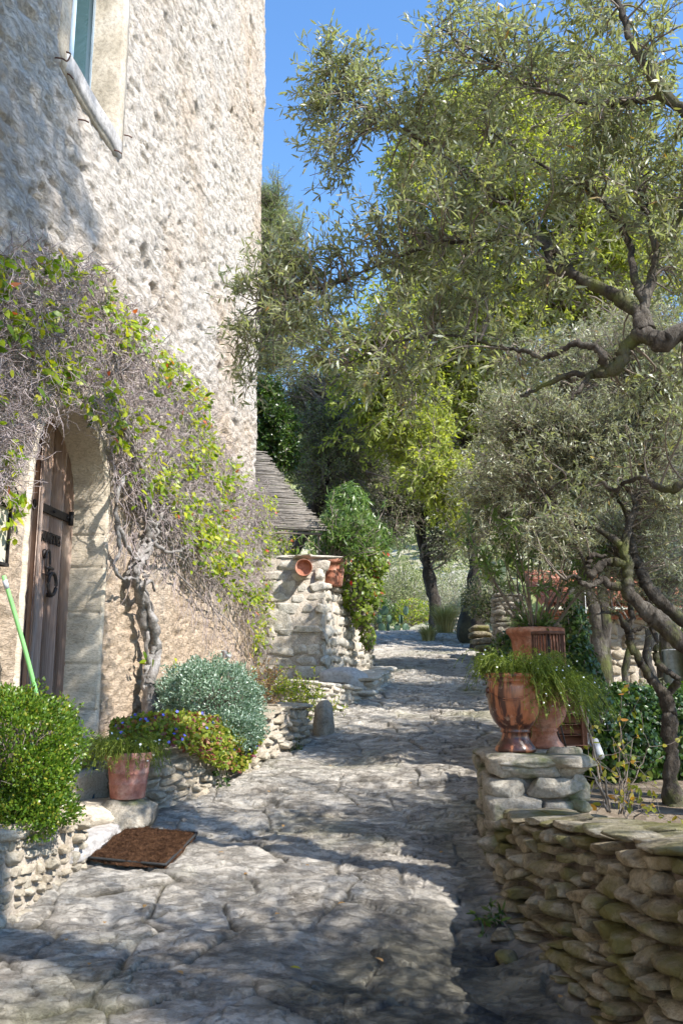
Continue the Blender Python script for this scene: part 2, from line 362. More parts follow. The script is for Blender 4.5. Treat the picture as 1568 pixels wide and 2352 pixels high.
M['blueb'] = leafmat('blue_green_leaf', [(0, (.08, .15, .09)), (.5, (.21, .30, .22)), (1, (.48, .57, .50))], None, .35, .25, (1.1, 1.4, .8), .6)
M['daisy'] = leafmat('feathery_leaf', [(0, (.09, .13, .02)), (.6, (.2, .27, .04)), (1, (.36, .4, .08))], None, .5, .45, (1.4, 1.5, .4))
M['plumb'] = leafmat('leadwort_leaf', [(0, (.08, .13, .015)), (.6, (.24, .29, .03)), (.8, (.38, .33, .06)), (.86, (.30, .09, .06)), (1, (.16, .03, .06))], None, .45, .35)
M['ivy'] = leafmat('ivy_leaf', [(0, (.02, .05, .008)), (.6, (.05, .11, .015)), (1, (.11, .18, .03))], None, .3, .3, (1.3, 1.5, .4), .6)
M['oleander'] = leafmat('oleander_leaf', [(0, (.05, .10, .02)), (.6, (.10, .18, .04)), (1, (.2, .28, .07))], (.14, .2, .08), .35, .35)
M['sapling'] = leafmat('yellowing_leaf', [(0, (.16, .2, .03)), (.6, (.35, .32, .04)), (1, (.5, .22, .05))], None, .5, .45)
M['dry'] = leafmat('straw_blade', [(0, (.2, .19, .07)), (.6, (.42, .36, .17)), (1, (.6, .54, .33))], None, .6, .35)
M['drygrass'] = leafmat('brown_dry_leaf', [(0, (.3, .16, .06)), (1, (.5, .3, .14))], None, .7, .3)
M['cactus'] = leafmat('cactus_skin', [(0, (.07, .13, .08)), (1, (.14, .21, .14))], None, .5, .05)
M['scrub'] = leafmat('hillside_scrub_leaf', [(0, (.10, .13, .05)), (.5, (.2, .23, .09)), (.8, (.33, .34, .15)), (1, (.38, .37, .30))], None, .6, .3)
M['white'] = plain('white_petal', (.75, .75, .72), (.85, .85, .82), 5, .6)
M['bluef'] = plain('blue_petal', (.08, .09, .5), (.16, .17, .7), 5, .6)
M['pinkf'] = plain('pink_petal', (.65, .12, .25), (.75, .2, .33), 5, .6)
M['greenpole'] = plain('green_painted_handle', (.16, .42, .13), (.26, .56, .2), 8, .35, .1, .001)
M['greypl'] = plain('grey_plastic', (.35, .37, .40), (.46, .48, .5), 8, .4)
M['cream'] = plain('cream_panel', (.5, .46, .36), (.6, .56, .45), 8, .5)
M['bluepipe'] = plain('blue_plastic_pipe', (.02, .05, .08), (.04, .09, .13), 8, .4)
M['tile'] = stone('clay_roof_tile', [(.36, .13, .08), (.5, .2, .13), (.6, .36, .28)], 8, .5, bs=.4)
M['hill'] = stone('pale_hillside', [(.22, .22, .13), (.35, .33, .24), (.48, .46, .42)], .5, 0, fine=4)
m, nt, b = newmat('window_glass'); sset(b, 'Base Color', (.03, .07, .07, 1)); sset(b, 'Roughness', .04); b.inputs['Specular IOR Level'].default_value = .9; M['glass'] = m
m, nt, b = newmat('bulb_glass'); sset(b, 'Base Color', (.9, .85, .75, 1)); sset(b, 'Roughness', .08); b.inputs['Transmission Weight'].default_value = .8; M['bulb'] = m
# ---------------------------------------------------------------- ground
def zg(y):
    y = np.asarray(y, float); t = np.clip((y-23)/6, 0, 1)
    return .12*np.minimum(y, 23)+.12*6*(t-t*t*.5)*.66 - np.clip(y-29, 0, 400)*.03
def gar(y): return np.minimum(zg(y)-.06, .28+.045*np.asarray(y, float)+np.clip(np.asarray(y, float)-12, 0, 100)*.10)
XLK = np.array([[-20, -1.9], [3, -1.7], [4.1, -1.46], [4.7, -1.31], [5.66, -1.17], [6.5, -.82], [7.6, -.53], [9, -.24], [11.4, .5], [14, .75], [24, .8], [30, .6], [60, 0]])
XRK = np.array([[-20, .9], [3, .75], [4.7, .75], [5.3, .95], [8, 1.55], [13.9, 2.4], [19, 3.05], [25, 3.4], [60, 6]])
xl = lambda y: np.interp(y, XLK[:, 0], XLK[:, 1]); xr = lambda y: np.interp(y, XRK[:, 0], XRK[:, 1])
def H(x, y):
    a = zg(y)-.07; b = gar(y); t = np.clip((x-xr(y)-.12)/.35, 0, 1); t = t*t*(3-2*t)
    return a*(1-t)+b*t
def Wg(x, y, c=0.0):
    d = ray(x, y); yy0 = np.linspace(2, 29, 5400); f = EYE+d[2]/d[1]*yy0-zg(yy0)-c; k = np.nonzero(f < 0)[0]; Y = yy0[k[0]] if len(k) else 25.
    p = np.array([0, 0, EYE])+d*(Y/d[1]); return p
ys = np.concatenate([np.linspace(-12, 2, 30), np.linspace(2.2, 16, 170), np.linspace(16.5, 60, 90), np.linspace(62, 420, 60)])
xs = np.concatenate([-np.geomspace(300, 6, 40), np.linspace(-5.5, 9, 210), np.geomspace(9.5, 300, 40)])
X, Y = np.meshgrid(xs, ys, indexing='ij')
Z = H(X, Y)+.03*fbm(X*1.5, Y*1.5, 0, 4, 3)*np.clip((X-xr(Y)-.2)/.4, 0, 1)
V, q = grid(np.stack([X, Y, Z], -1)); mk('ground', V, q, M['soil'], kind='structure')
# hillside beyond the crest
xs = np.linspace(-160, 160, 90); ys = np.linspace(38, 190, 70); X, Y = np.meshgrid(xs, ys, indexing='ij')
hz = lambda x, y: -2+np.clip(y-38, 0, 200)*.52*(1-.002*np.clip(y-38, 0, 200))+5*fbm(x*.02, y*.02, 0, 4, 9)+1.2*fbm(x*.12, y*.12, 0, 3, 5)+.05*np.abs(x-10)
V, q = grid(np.stack([X, Y, hz(X, Y)], -1)); mk('hillside', V, q, M['hill'], kind='structure')
# paved path
yy = np.exp(np.linspace(math.log(2.3), math.log(31), 860)); uu = np.linspace(0, 1, 400)
U, Y = np.meshgrid(uu, yy, indexing='ij')
L_ = np.where(Y < 5.75, -2.05, xl(Y)-.5); L_ = np.where(Y < 4.2, -1.75, L_); X = L_+(xr(Y)+.22-L_)*U
wx = X+.18*fbm(X*1.7, Y*1.7, 0, 3, 21); wy = Y+.18*fbm(X*1.7, Y*1.7, 5, 3, 22)
F1, F2, ID, DX, DY = voro(wx*2.3, wy*3.4, 4); e = F2-F1
F1b, F2b, IDb, DXb, DYb = voro(wx*5.3+7, wy*8.5, 9); eb = F2b-F1b
sub = (ID > .52)
cw = .045+.07*np.clip(fbm(X*2, Y*2, 0, 2, 77)+.2, 0, 1); crack = np.clip(1-e/cw, 0, 1); crackb = np.clip(1-eb/.05, 0, 1)*sub*(fbm(X*2, Y*3, 0, 2, 78) > -.1)
jag = fbm(X*5, Y*9, 0, 4, 31)
tn = 5*fbm(X*1.6+.2*wx, Y*3.2, 2, 4, 33); ter = np.floor(tn)+np.clip((tn-np.floor(tn)-.45)/.55, 0, 1)
fine = 1-np.abs(fbm(X*7, Y*15, 0, 4, 34))*2.2
Z = zg(Y)+.020*(ID-.5)+.022*(DY*(ID-.35))+sub*(.010*(IDb-.5)+.012*DYb*(IDb-.4)) \
    + .012*jag+.010*ter+.009*fine+.03*fbm(X*.9, Y*.9, 0, 2, 12) \
    - .022*crack-.012*crackb
Z -= .05*np.exp(-((X-.55)/.25)**2)*np.clip((5.2-Y)/1.5, 0, 1)
V, q = grid(np.stack([X, Y, Z], -1)); po = mk('stone_path', V, q, M['path'], kind='structure')
at = po.data.attributes.new('crack', 'FLOAT', 'POINT'); at.data.foreach_set('value', np.clip(np.maximum(crack*.95, crackb*.7)*np.clip(.75+1.2*fbm(X*3, Y*3, 0, 3, 91), .15, 1), 0, 1).ravel().astype(np.float32))
wet = np.clip(1.7-np.sqrt(((X-.35)/.55)**2+((Y-3.5)/.62)**2)+1.1*fbm(X*2.2, Y*3, 0, 4, 41), 0, 1)
wet = np.maximum(wet, .8*np.clip(1-np.abs(X-.62)/.16+.5*fbm(X*4, Y*3, 0, 3, 44), 0, 1)*(Y < 5.4))
at = po.data.attributes.new('wet', 'FLOAT', 'POINT'); at.data.foreach_set('value', wet.ravel().astype(np.float32))
# ---------------------------------------------------------------- rubble stones
def stone_template(n):
    g = np.linspace(-1, 1, n+1); vs = {}; out = []; qs = []
    for k in range(3):
        for sg in (-1, 1):
            for i in range(n):
                for j in range(n):
                    f = []
                    for a, bb in ((i, j), (i+1, j), (i+1, j+1), (i, j+1)):
                        w = [0, 0, 0]; w[k] = float(sg); w[(k+1) % 3] = g[a]; w[(k+2) % 3] = g[bb]
                        key = tuple(round(c, 4) for c in w)
                        if key not in vs: vs[key] = len(out); out.append(w)
                        f.append(vs[key])
                    qs.append(f if sg > 0 else f[::-1])
    return np.array(out), np.array(qs)
ST = {n: stone_template(n) for n in (3, 4, 6, 9)}
def stones(mb, C, A, Hd, n=4, p=6.5, amp=.14, seed=0, facets=16):
    C = np.asarray(C); S = len(C); T, Q = ST[n]; P = (p*ru(.75, 1.3, S, 1))
    T = T*np.array([1, 1, 1]); r = (np.abs(T[None])**P[..., None]).sum(-1)**(1/P); V = T[None]/r[..., None]
    # random skew: taper both ends differently so no two outlines agree
    sk = ru(-.28, .28, S, 1, 4); V = V.copy()
    V[..., 2] *= 1+sk[..., 0]*V[..., 0]; V[..., 2] += .22*sk[..., 1]*V[..., 0]; V[..., 0] *= 1+sk[..., 2]*V[..., 2]*.7
    o = ru(0, 90, S, 1)
    d = fbm(V[..., 0]*1.4+o, V[..., 1]*1.4, V[..., 2]*1.4+o, 3, seed+5)+.35*vn(V[..., 0]*4+o, V[..., 1]*4, V[..., 2]*4, seed)
    V = V*(1+amp*1.5*d[..., None])
    if n >= 4:
        for _ in range(facets):
            nn = unit(rn(S, 1, 3)); o_ = ru(.66, .95, S, 1)*(np.abs(nn).sum(-1)**.5); dd = np.maximum((V*nn).sum(-1)-o_, 0); V = V-nn*(dd*.9)[..., None]
        V = V+.035*vn(V[..., 0]*7+o, V[..., 1]*7, V[..., 2]*7, seed+3)[..., None]*unit(V)
    else: pass
    V = V*1.0; V = V*np.asarray(Hd)[:, None, :]
    V = np.einsum('snk,skj->snj', V, A)+C[:, None, :]
    mb.add(V.reshape(-1, 3), (Q[None]+(np.arange(S)*len(T))[:, None, None]).reshape(-1, 4))
def rubble(pts, side, h, lr, dep, batter=0.0, mat=None, core=None, parent=None, n=4, thick=.3, cap=True, caph=None, gap=.012, amp=.14, jz=.25, p=6.5, capjut=.03, corename='wall_core', back=False, capl=1.6):
    """dry wall: pts rows x,y,zbottom,ztop; stones on the side given by +-1; returns nothing, builds parts under parent"""
    P = smooth_line(pts, 5) if len(pts) > 2 else np.array([np.array(pts[0])+(np.array(pts[-1])-np.array(pts[0]))*t for t in np.linspace(0, 1, 9)])
    sl = np.concatenate([[0], np.cumsum(np.linalg.norm(np.diff(P[:, :2], axis=0), axis=1))]); Ltot = sl[-1]
    at = lambda s: np.stack([np.interp(s, sl, P[:, i]) for i in range(4)], -1)
    def frame(s):
        a = at(np.clip(s-.05, 0, Ltot)); b = at(np.clip(s+.05, 0, Ltot)); t = unit(np.stack([b[..., 0]-a[..., 0], b[..., 1]-a[..., 1], 0*b[..., 0]], -1))
        nn = np.stack([t[..., 1], -t[..., 0], 0*t[..., 0]], -1)*side; return t, nn, (b[..., 3]-a[..., 3])
    mb = MB(); Cs = []; As = []; Hs = []
    maxh = (P[:, 3]-P[:, 2]).max(); ch = caph or h*.8; zoff = ch if cap else 0; k = 0
    sides = [0, 1] if back else [0]
    while zoff < maxh:
        hh = h*random.uniform(.7, 1.35)
        for sd in sides:
            s = random.uniform(-.5, 0)*lr[0]
            while s < Ltot:
                l = random.uniform(*lr)*(1 if random.random() > .2 else .55)
                sc = min(max(s+l/2, 0), Ltot); a = at(sc); zc = a[3]-zoff-hh/2
                if zc > a[2]-hh*.4:
                    t, nn, dz = frame(sc); drop = zoff+hh/2
                    hs = hh*random.uniform(.82, 1.18); big = random.random() < .08
                    if big: hs *= 1.6
                    if sd == 0: c = np.array([a[0], a[1], zc])+nn*(batter*drop-dep/2+random.gauss(0, .012))
                    else: c = np.array([a[0], a[1], zc])-nn*(thick-dep/2+random.gauss(0, .012))
                    c[2] += random.gauss(0, hh*.07)
                    tt = unit(t+np.array([0, 0, dz/.1*.9+random.gauss(0, .06)])); n2 = unit(nn+t*random.gauss(0, .12)+np.array([0, 0, random.gauss(0, .08)])); up = unit(np.cross(tt, n2)); up = up if up[2] > 0 else -up; n2 = unit(np.cross(up, tt)) 
                    Cs.append(c); As.append([tt, n2, up]); Hs.append([l/2-gap*.4, dep/2*random.uniform(.85, 1.2), hs/2-gap*.3])
                s += l
        zoff += hh; k += 1
    stones(mb, Cs, np.array(As), np.array(Hs), n, p, amp)
    mb.build('stone_courses', mat, parent)
    if cap:
        mb = MB(); Cs = []; As = []; Hs = []; s = 0
        while s < Ltot:
            l = random.uniform(*lr)*capl; rows = [thick/2] if thick < .26 else [thick*.27, thick*.75]
            for r0 in rows:
                sc = min(s+l/2+random.uniform(-.2, .2)*l, Ltot); a = at(sc); t, nn, dz = frame(sc)
                w = thick/len(rows)+capjut*2
                c = np.array([a[0], a[1], a[3]-ch/2+random.gauss(0, ch*.1)])-nn*(r0+random.gauss(0, .015))
                tt = unit(t+np.array([0, 0, dz/.1+random.gauss(0, .03)])); up = unit(np.array([0, 0, 1.])+.05*rn(3)); n2 = unit(np.cross(up, tt)); up = np.cross(tt, n2)
                Cs.append(c); As.append([tt, n2, up]); Hs.append([l/2*1.02, w/2, ch/2*random.uniform(.8, 1.15)])
            s += l*.95
        stones(mb, Cs, np.array(As), np.array(Hs), max(n, 4), p*1.2, amp*.9); mb.build('coping_stones', mat, parent)
    # core
    ss = np.linspace(0, Ltot, 30); a = at(ss); t, nn, dz = frame(ss); ins = dep*(.2 if core is M['mortar_light'] else .32); K = []
    dr = (a[:, 3]-a[:, 2])[:, None]
    f0 = np.c_[a[:, :2], a[:, 2]-.15]+nn*(batter*dr-ins); f1 = np.c_[a[:, :2], a[:, 3]-ch*.35-.01]+nn*(-ins)
    b1 = f1-nn*(thick-ins*(2 if back else 1)); b0 = np.c_[b1[:, :2], a[:, 2]-.15]
    G = np.stack([f0, f1, b1, b0], 1); V, q = grid(G); mbc = MB().add(V, q); nb = len(V)
    mbc.add(np.zeros((0, 3)), np.array([[-nb, -nb+1, -nb+2, -nb+3], [-4, -3, -2, -1]]))
    mbc.build(corename, core, parent)
# ---------------------------------------------------------------- house
house = thing('stone_house', 'tall pale hewn limestone house with an arched oak door and a high blue-framed window', 'house', WP(6, 0, .6))
cols_ = np.concatenate([np.arange(-5, 3.8, .12), np.arange(3.8, 11.83, .0225), [11.83]]); rows_ = np.concatenate([np.arange(.1, 9.5, .024), np.arange(9.5, 16.5, .05)])
DO = dict(s0=5.19, s1=6.36, z0=1.1, zs=2.75, rise=.58); WI = dict(s0=5.27, s1=6.17, z0=5.64, z1=7.45)
def snap(a, v): a[np.argmin(abs(a-v))] = v
for v in (DO['s0'], DO['s1'], WI['s0'], WI['s1']): snap(cols_, v)
for v in (DO['z0'], DO['zs'], WI['z0'], WI['z1']): snap(rows_, v)
S, Z = np.meshgrid(cols_, rows_, indexing='ij')
qv = Z-.22*S
n1 = 1-2.4*np.abs(fbm(S*8, qv*21, 0, 5, 51)); n2 = fbm(S*1.1, Z*2.0, 0, 3, 52); n3 = fbm(S*14, qv*34, 0, 3, 53)
pit = np.clip(fbm(S*6.5, qv*24, 3, 5, 55)-.13, 0, 1)
crs = np.abs(((Z+.05*fbm(S*1.2, Z, 0, 2, 60))/.37) % 1-.5); joint = np.clip(1-(.5-crs)/.05, 0, 1)*np.clip(fbm(S*1.5, Z*1.5, 2, 2, 61)*3+.2, 0, 1)
low = np.clip((3.1-Z)/.8, 0, 1)
D = .018*n2+.011*n1+.014*n3-.11*pit**1.0*(1-.3*low)-.025*joint
D = np.maximum(D, -.13)
# cracks, putlog holes
for (px, py, rs, rz, dp) in ((333, 588, .10, .085, .16), (345, 625, .05, .09, .09), (356, 668, .09, .07, .15), (350, 715, .05, .14, .05), (455, 258, .10, .10, .13), (533, 262, .06, .07, .16), (505, 845, .1, .05, .09), (545, 975, .12, .05, .08), (578, 60, .16, .07, .13), (130, 150, .03, .03, .1), (245, 120, .03, .03, .08), (460, 855, .05, .05, .07), (420, 620, .03, .03, .07)):
    s_, z_ = wallhit(px, py); D -= dp*np.exp(-(((S-s_)/rs)**2+((Z-z_)/rz)**2)**2*1.2)
def dist_rect(s0, s1, z0, z1): return np.sqrt(np.maximum(np.maximum(s0-S, S-s1), 0)**2+np.maximum(np.maximum(z0-Z, Z-z1), 0)**2)
for o, w in ((DO, .12), (WI, .22)):
    dr = dist_rect(o['s0'], o['s1'], o['z0'], o.get('z1', 3.33)); t = np.clip((dr-.03)/w, 0, 1); D = D*t-.0*(1-t)
edge = np.clip((S-11.45)/.38, 0, 1); D -= .06*edge**2*(1+fbm(Z*1.3, 0*Z, 0, 3, 70))
SE = S+edge*.05*fbm(Z*2.2, Z*0, 1, 4, 71)
pts = WP(SE, D, Z)
V, q = grid(pts, flip=True)
sc = (S[:-1, :-1]+S[1:, 1:])/2; zc = (Z[:-1, :-1]+Z[1:, 1:])/2
ins = (sc > DO['s0']) & (sc < DO['s1']) & (zc > DO['z0']) & ((zc < DO['zs']) | (((sc-(DO['s0']+DO['s1'])/2)/((DO['s1']-DO['s0'])/2))**2+((zc-DO['zs'])/DO['rise'])**2 < 1.0))
ins |= (sc > WI['s0']) & (sc < WI['s1']) & (zc > WI['z0']) & (zc < WI['z1'])
mb = MB().add(V, q[~ins.ravel()])
# return wall round the corner, back and far side
offs = np.arange(0, -6.01, -.06); O, Z2 = np.meshgrid(offs, rows_[::2], indexing='ij')
ed = np.interp(Z2[0], Z[-1], D[-1]); eS = np.interp(Z2[0], Z[-1], SE[-1])
rs_ = eS[None]+.05*fbm(O*3, Z2*3, 0, 4, 80)*np.clip(-O*4, 0, 1)
G2 = WP(rs_, O+np.where(O > -.3, (1+O/.3), 0)*ed[None], Z2); V2, q2 = grid(G2, flip=True); mb.add(V2, q2)
c = [WP(11.83, -6, .1), WP(11.83, -6, 16.45), WP(-5, -6, .1), WP(-5, -6, 16.45), WP(-5, 0, .1), WP(-5, 0, 16.45), WP(11.8, -.05, 16.45)]
mb.add(np.array(c), np.array([[0, 1, 3, 2], [2, 3, 5, 4], [1, 6, 5, 3]]))
mb.build('wall', M['house'], house)
def lining(prof, d, fl, mat, name, off0=.012, splay=0.0, closed=False):
    """prof: (s,z) polyline of the opening; inner surface to depth d and a narrow dressed band round it"""
    prof = np.asarray(prof, float); cen = prof.mean(0); T = unit(np.gradient(prof, axis=0)); N = np.stack([T[:, 1], -T[:, 0]], -1)
    N = N*np.sign(((prof-cen)*N).sum(1))[:, None]
    rows = []
    for sh, of in ((fl, -.05), (fl, off0-.006), (fl*.5, off0+.006), (.012, off0), (0, off0-.012), (0-splay*.5, -d*.5), (-splay, -d-.03)):
        gj = np.zeros(len(prof))
        if name == 'door_surround': gj = sum(np.clip(1-np.abs(prof[:, 1]-zj)/.011, 0, 1) for zj in (1.30, 1.62, 1.99, 2.32, 2.56, 2.76, 2.93, 3.08, 3.2))
        pr = prof+N*(sh+.016*gj[:, None]+.006*fbm(prof[:, :1]*5+of*7, prof[:, 1:]*22, 0, 3, 6)); rows.append(WP(pr[:, 0], of+.004*vn(pr[:, 0]*9, pr[:, 1]*9), pr[:, 1]))
    V, q = grid(np.stack(rows, 0)); return MB().add(V, q).build(name, mat, house)
sm = (DO['s0']+DO['s1'])/2; hw = (DO['s1']-DO['s0'])/2
prof = [(DO['s1'], z) for z in np.linspace(.9, DO['zs'], 185)]+[(sm+hw*math.cos(a), DO['zs']+DO['rise']*math.sin(a)) for a in np.linspace(.05, math.pi-.05, 40)]+[(DO['s0'], z) for z in np.linspace(DO['zs'], .9, 40)]
# individual dressed blocks of the jamb: real grooves at each joint
lining(prof, .26, .07, M['jamb'], 'door_surround')
prof = [(WI['s1'], z) for z in np.linspace(WI['z1']+.1, WI['z0'], 30)]+[(s, WI['z0']) for s in np.linspace(WI['s1']-.03, WI['s0'], 12)]+[(WI['s0'], z) for z in np.linspace(WI['z0']+.05, WI['z1']+.1, 30)]
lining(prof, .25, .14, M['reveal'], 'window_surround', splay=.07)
win = MB(); AX = [WT, WN, (0, 0, 1)]
ws0, ws1 = WI['s0']+.04, WI['s1']-.05; wz0 = WI['z0']+.05; wz1 = WI['z1']
for s_, w_ in ((ws0, .07), (ws1, .07), ((ws0+ws1)/2, .09)): win.box(WP(s_, -.235+(.012 if w_ > .08 else 0), (wz0+wz1)/2), (w_, .06, wz1-wz0+.1), ax=AX)
for z_ in (wz0+.03, wz0+1.3, wz1): win.box(WP((ws0+ws1)/2, -.238, z_), (ws1-ws0, .05, .05), ax=AX)
wo = win.build('window', M['winframe'], house)
g = MB(); g.box(WP((ws0+ws1)/2, -.25, (wz0+wz1)/2), (ws1-ws0, .008, wz1-wz0), ax=AX); g.build('pane', M['glass'], wo)
mb = MB()
for a in (0,): 
    ss = np.linspace(WI['s0']-.06, WI['s1']+.1, 30); of = np.linspace(-.27, .031, 8); A, B = np.meshgrid(ss, of, indexing='ij')
    top = WI['z0']+.075-.05*(B+.27)/.345*1.0+.006*fbm(A*6, B*6, 0, 3, 5)-.02*np.clip((B-.01)/.02, 0, 1)
    ef = np.clip(np.minimum(A-ss[0], ss[-1]-A)/.03, 0, 1); V, q = grid(WP(A, np.where(B > 0, B*ef, B)+.004*vn(A*5, B*0), top)); mb.add(V, q); e1 = np.clip(np.minimum(ss-ss[0], ss[-1]-ss)/.03, 0, 1)
    V, q = grid(np.stack([WP(ss, .0*ss, WI['z0']-.10+.012*vn(ss*5, 0)), WP(ss, .026*e1, WI['z0']-.09+.012*vn(ss*5, 0)), WP(ss, (.030+.004*vn(ss*5, 0))*e1, WI['z0']-.04), WP(ss, (.032+.004*vn(ss*5, 0))*e1, WI['z0']+.02), WP(ss, (.030+.008*vn(ss*5, 0))*e1, WI['z0']+.045)], 1)); mb.add(V, q)
mb.build('window_sill', M['sillm'], house)
# door
dmb = MB(); edges = np.cumsum([0, .27, .24, .3, .22, .25])+DO['s0']-.03
for a, b_ in zip(edges[:-1], edges[1:]): dmb.box(WP((a+b_)/2, -.27, 2.2), (b_-a-.006, .05, 2.35), ax=AX, bev=.006)
door = dmb.build('door', M['door'], house)
def dh(x, y, off=-.24): return wallhit(x, y, off)
mb = MB(); (sa, za), (sb, zb) = dh(84, 1160), dh(155, 1190); zc_ = (za+zb)/2
mb.box(WP((sa+sb)/2, -.236, zc_), (sb-sa+.1, .014, .06), ax=AX, bev=.003)
for t in (.1, .5, .95): mb.lathe((0, 0, 0), [(0, 0), (.012, .0), (.01, .01), (0, .013)], 10); mb.v[-1][:] = (mb.v[-1] @ np.array([WT, (0, 0, 1), WN]))+WP(sa+(sb-sa)*t, -.23, zc_)
mb.tubes([WP(sb+.02, -.22, zc_-.05), WP(sb+.02, -.22, zc_+.05)], .018, 10)
mb.build('hinge_strap', M['iron'], door)
s_, z_ = dh(103, 1272); kn = MB()
def ring(mb_, c, rs, rz, r, tilt=0, n=28, a0=0, a1=2*math.pi):
    an = np.linspace(a0, a1, n); P = WP(c[0]+rs*np.sin(an), c[1]+tilt*(np.cos(an)), c[2]+rz*np.cos(an)); mb_.tubes(P, r, 8)
kn.lathe((0, 0, 0), [(0, 0), (.035, 0), (.03, .012), (.016, .02), (0, .026)], 16); kn.v[-1][:] = (kn.v[-1]@np.array([WT, (0, 0, 1), WN]))+WP(s_, -.245, z_-.0)
ring(kn, (s_, -.215, z_-.06), .035, .085, .0085)
kn.tubes([WP(s_-.05, -.20, z_-.10), WP(s_+.05, -.20, z_-.10)], [.011, .011], 8)
s2, z2 = dh(107, 1342)
ring(kn, (s2-.0, -.20, z2), .062, .075, .0125); kn.box(WP(s2, -.215, z2-.075), (.04, .03, .03), ax=AX)
kn.tubes([WP(s2, -.205, z_-.12), WP(s2, -.205, z2+.06)], .008, 8)
kn.build('door_knocker', M['iron'], door)
s_, z_ = dh(79, 1430); mb = MB(); mb.box(WP(s_, -.243, z_), (.035, .006, .09), ax=AX, bev=.002); mb.build('keyhole_plate', M['iron'], door)
mb = MB(); (sa, _), (_, zb) = dh(74, 1300), dh(75, 1300)
mb.box(WP(sa, -.225, 2.15), (.06, .045, 2.2), ax=AX, bev=.008); mb.build('door_stile', M['door'], door)
# lettering on the door
cu = bpy.data.curves.new('lettering', 'FONT'); cu.body = 'BEAUMETTES'; cu.size = .075; cu.extrude = .004; cu.offset = .0018; cu.space_character = 1.0
tmp = bpy.data.objects.new('tmp', cu); COL.objects.link(tmp); dg = bpy.context.evaluated_depsgraph_get(); me = bpy.data.meshes.new_from_object(tmp.evaluated_get(dg)); bpy.data.objects.remove(tmp)
(sa, za), (sb, zb) = dh(86, 1243), dh(138, 1243)
co = np.zeros(len(me.vertices)*3); me.vertices.foreach_get('co', co); co = co.reshape(-1, 3); wtx = co[:, 0].max()-co[:, 0].min()
za = dh(112, 1243)[1]
Lw = WP(sa+(co[:, 0]-co[:, 0].min())/wtx*(sb-sa), -.2395+co[:, 2], za-.01+co[:, 1]*1.35)-ORI[door.name]
me.vertices.foreach_set('co', Lw.ravel().astype(np.float32)); me.update(); me.materials.clear(); me.materials.append(M['iron'])
lo = bpy.data.objects.new('lettering', me); COL.objects.link(lo); lo.parent = door
# nails and hooks in the wall
def nail(px, py, l=.12, hook=False, dz=-.02):
    s, z = wallhit(px, py); m_ = MB()
    P = [WP(s, -.03, z), WP(s+.01, l*.5, z+dz*.3), WP(s+.02, l, z+dz)]
    if hook: P += [WP(s+.02, l+.02, z+.03), WP(s+.02, l-.01, z+.05)]
    m_.tubes(smooth_line(P, 4), .0055, 6); m_.build('iron_nail', M['rust'], house)
nail(180, 272, .07); nail(285, 308, .06); nail(258, 342, .07, dz=-.03); nail(132, 130, .06, True); nail(150, 165, .05, dz=-.04)
# framed panel on the wall at the left edge
fr = thing('wall_notice', 'cream panel in a thin black iron frame on the house wall behind the creeper', 'notice board', WP(4.86, .05, 2.0))
(sb, zt), (_, zb) = wallhit(20, 1165, .06), wallhit(18, 1300, .06); sa = sb-.35
mb = MB(); mb.box(WP((sa+sb)/2, .055, (zt+zb)/2), (sb-sa, .02, zt-zb), ax=AX); mb.build('panel', M['cream'], fr)
mb = MB()
for z_ in (zt, zb): mb.box(WP((sa+sb)/2, .06, z_), (sb-sa+.03, .04, .018), ax=AX)
for s_ in (sa, sb): mb.box(WP(s_, .062, (zt+zb)/2), (.014, .036, zt-zb), ax=AX)
mb.tubes(smooth_line([WP(sb, .07, zt), WP(sb+.06, .08, zt+.07), WP(sb+.02, .08, zt+.12)], 5), .005, 6)
mb.build('frame', M['iron'], fr)
s_, z_ = wallhit(518, 1503, .05); mb = MB(); mb.box(WP(s_, .03, z_), (.07, .06, .085), ax=AX, bev=.008); mb.tubes([WP(s_, .06, z_-.01), WP(s_+.0, .11, z_-.03)], [.022, .026], 12)
mb.build('garden_light', M['greypl'], None, label='small grey garden light fixed low on the house wall behind the blue-green shrub', cat='light')
# steps up to the door
stp = thing('door_steps', 'worn pale stone steps below the arched door', 'steps', (-1.7, 5.5, .6))
C_ = []; A_ = []; Hd_ = []
for (s_, o_, z_, ds, do, dz) in ((5.78, -.05, 1.02, 1.25, .5, .17), (5.72, .14, .86, 1.3, .4, .18), (5.55, .36, .70, 1.0, .45, .2)):
    C_.append(WP(s_, o_, z_)); A_.append([WT, WN, np.array([0, 0, 1.])]); Hd_.append([ds/2, do/2, dz/2])
for a_, b_, c_ in zip(C_, A_, Hd_): mb = MB(); stones(mb, [a_], np.array([b_]), np.array([c_]), 9, 9, .03); mb.build('step', M['jamb'], stp)
mb = MB(); a = Wg(203, 1950, .05); b_ = Wg(330, 1880, .05)
cc = np.array([-1.62, 5.12, .645]); stones(mb, [cc], np.array([[WT, WN, np.array([0, .0, 1.])]]), np.array([[.52, .36, .06]]), 9, 10, .03, facets=0); mb.build('slab', M['sillm'], stp)
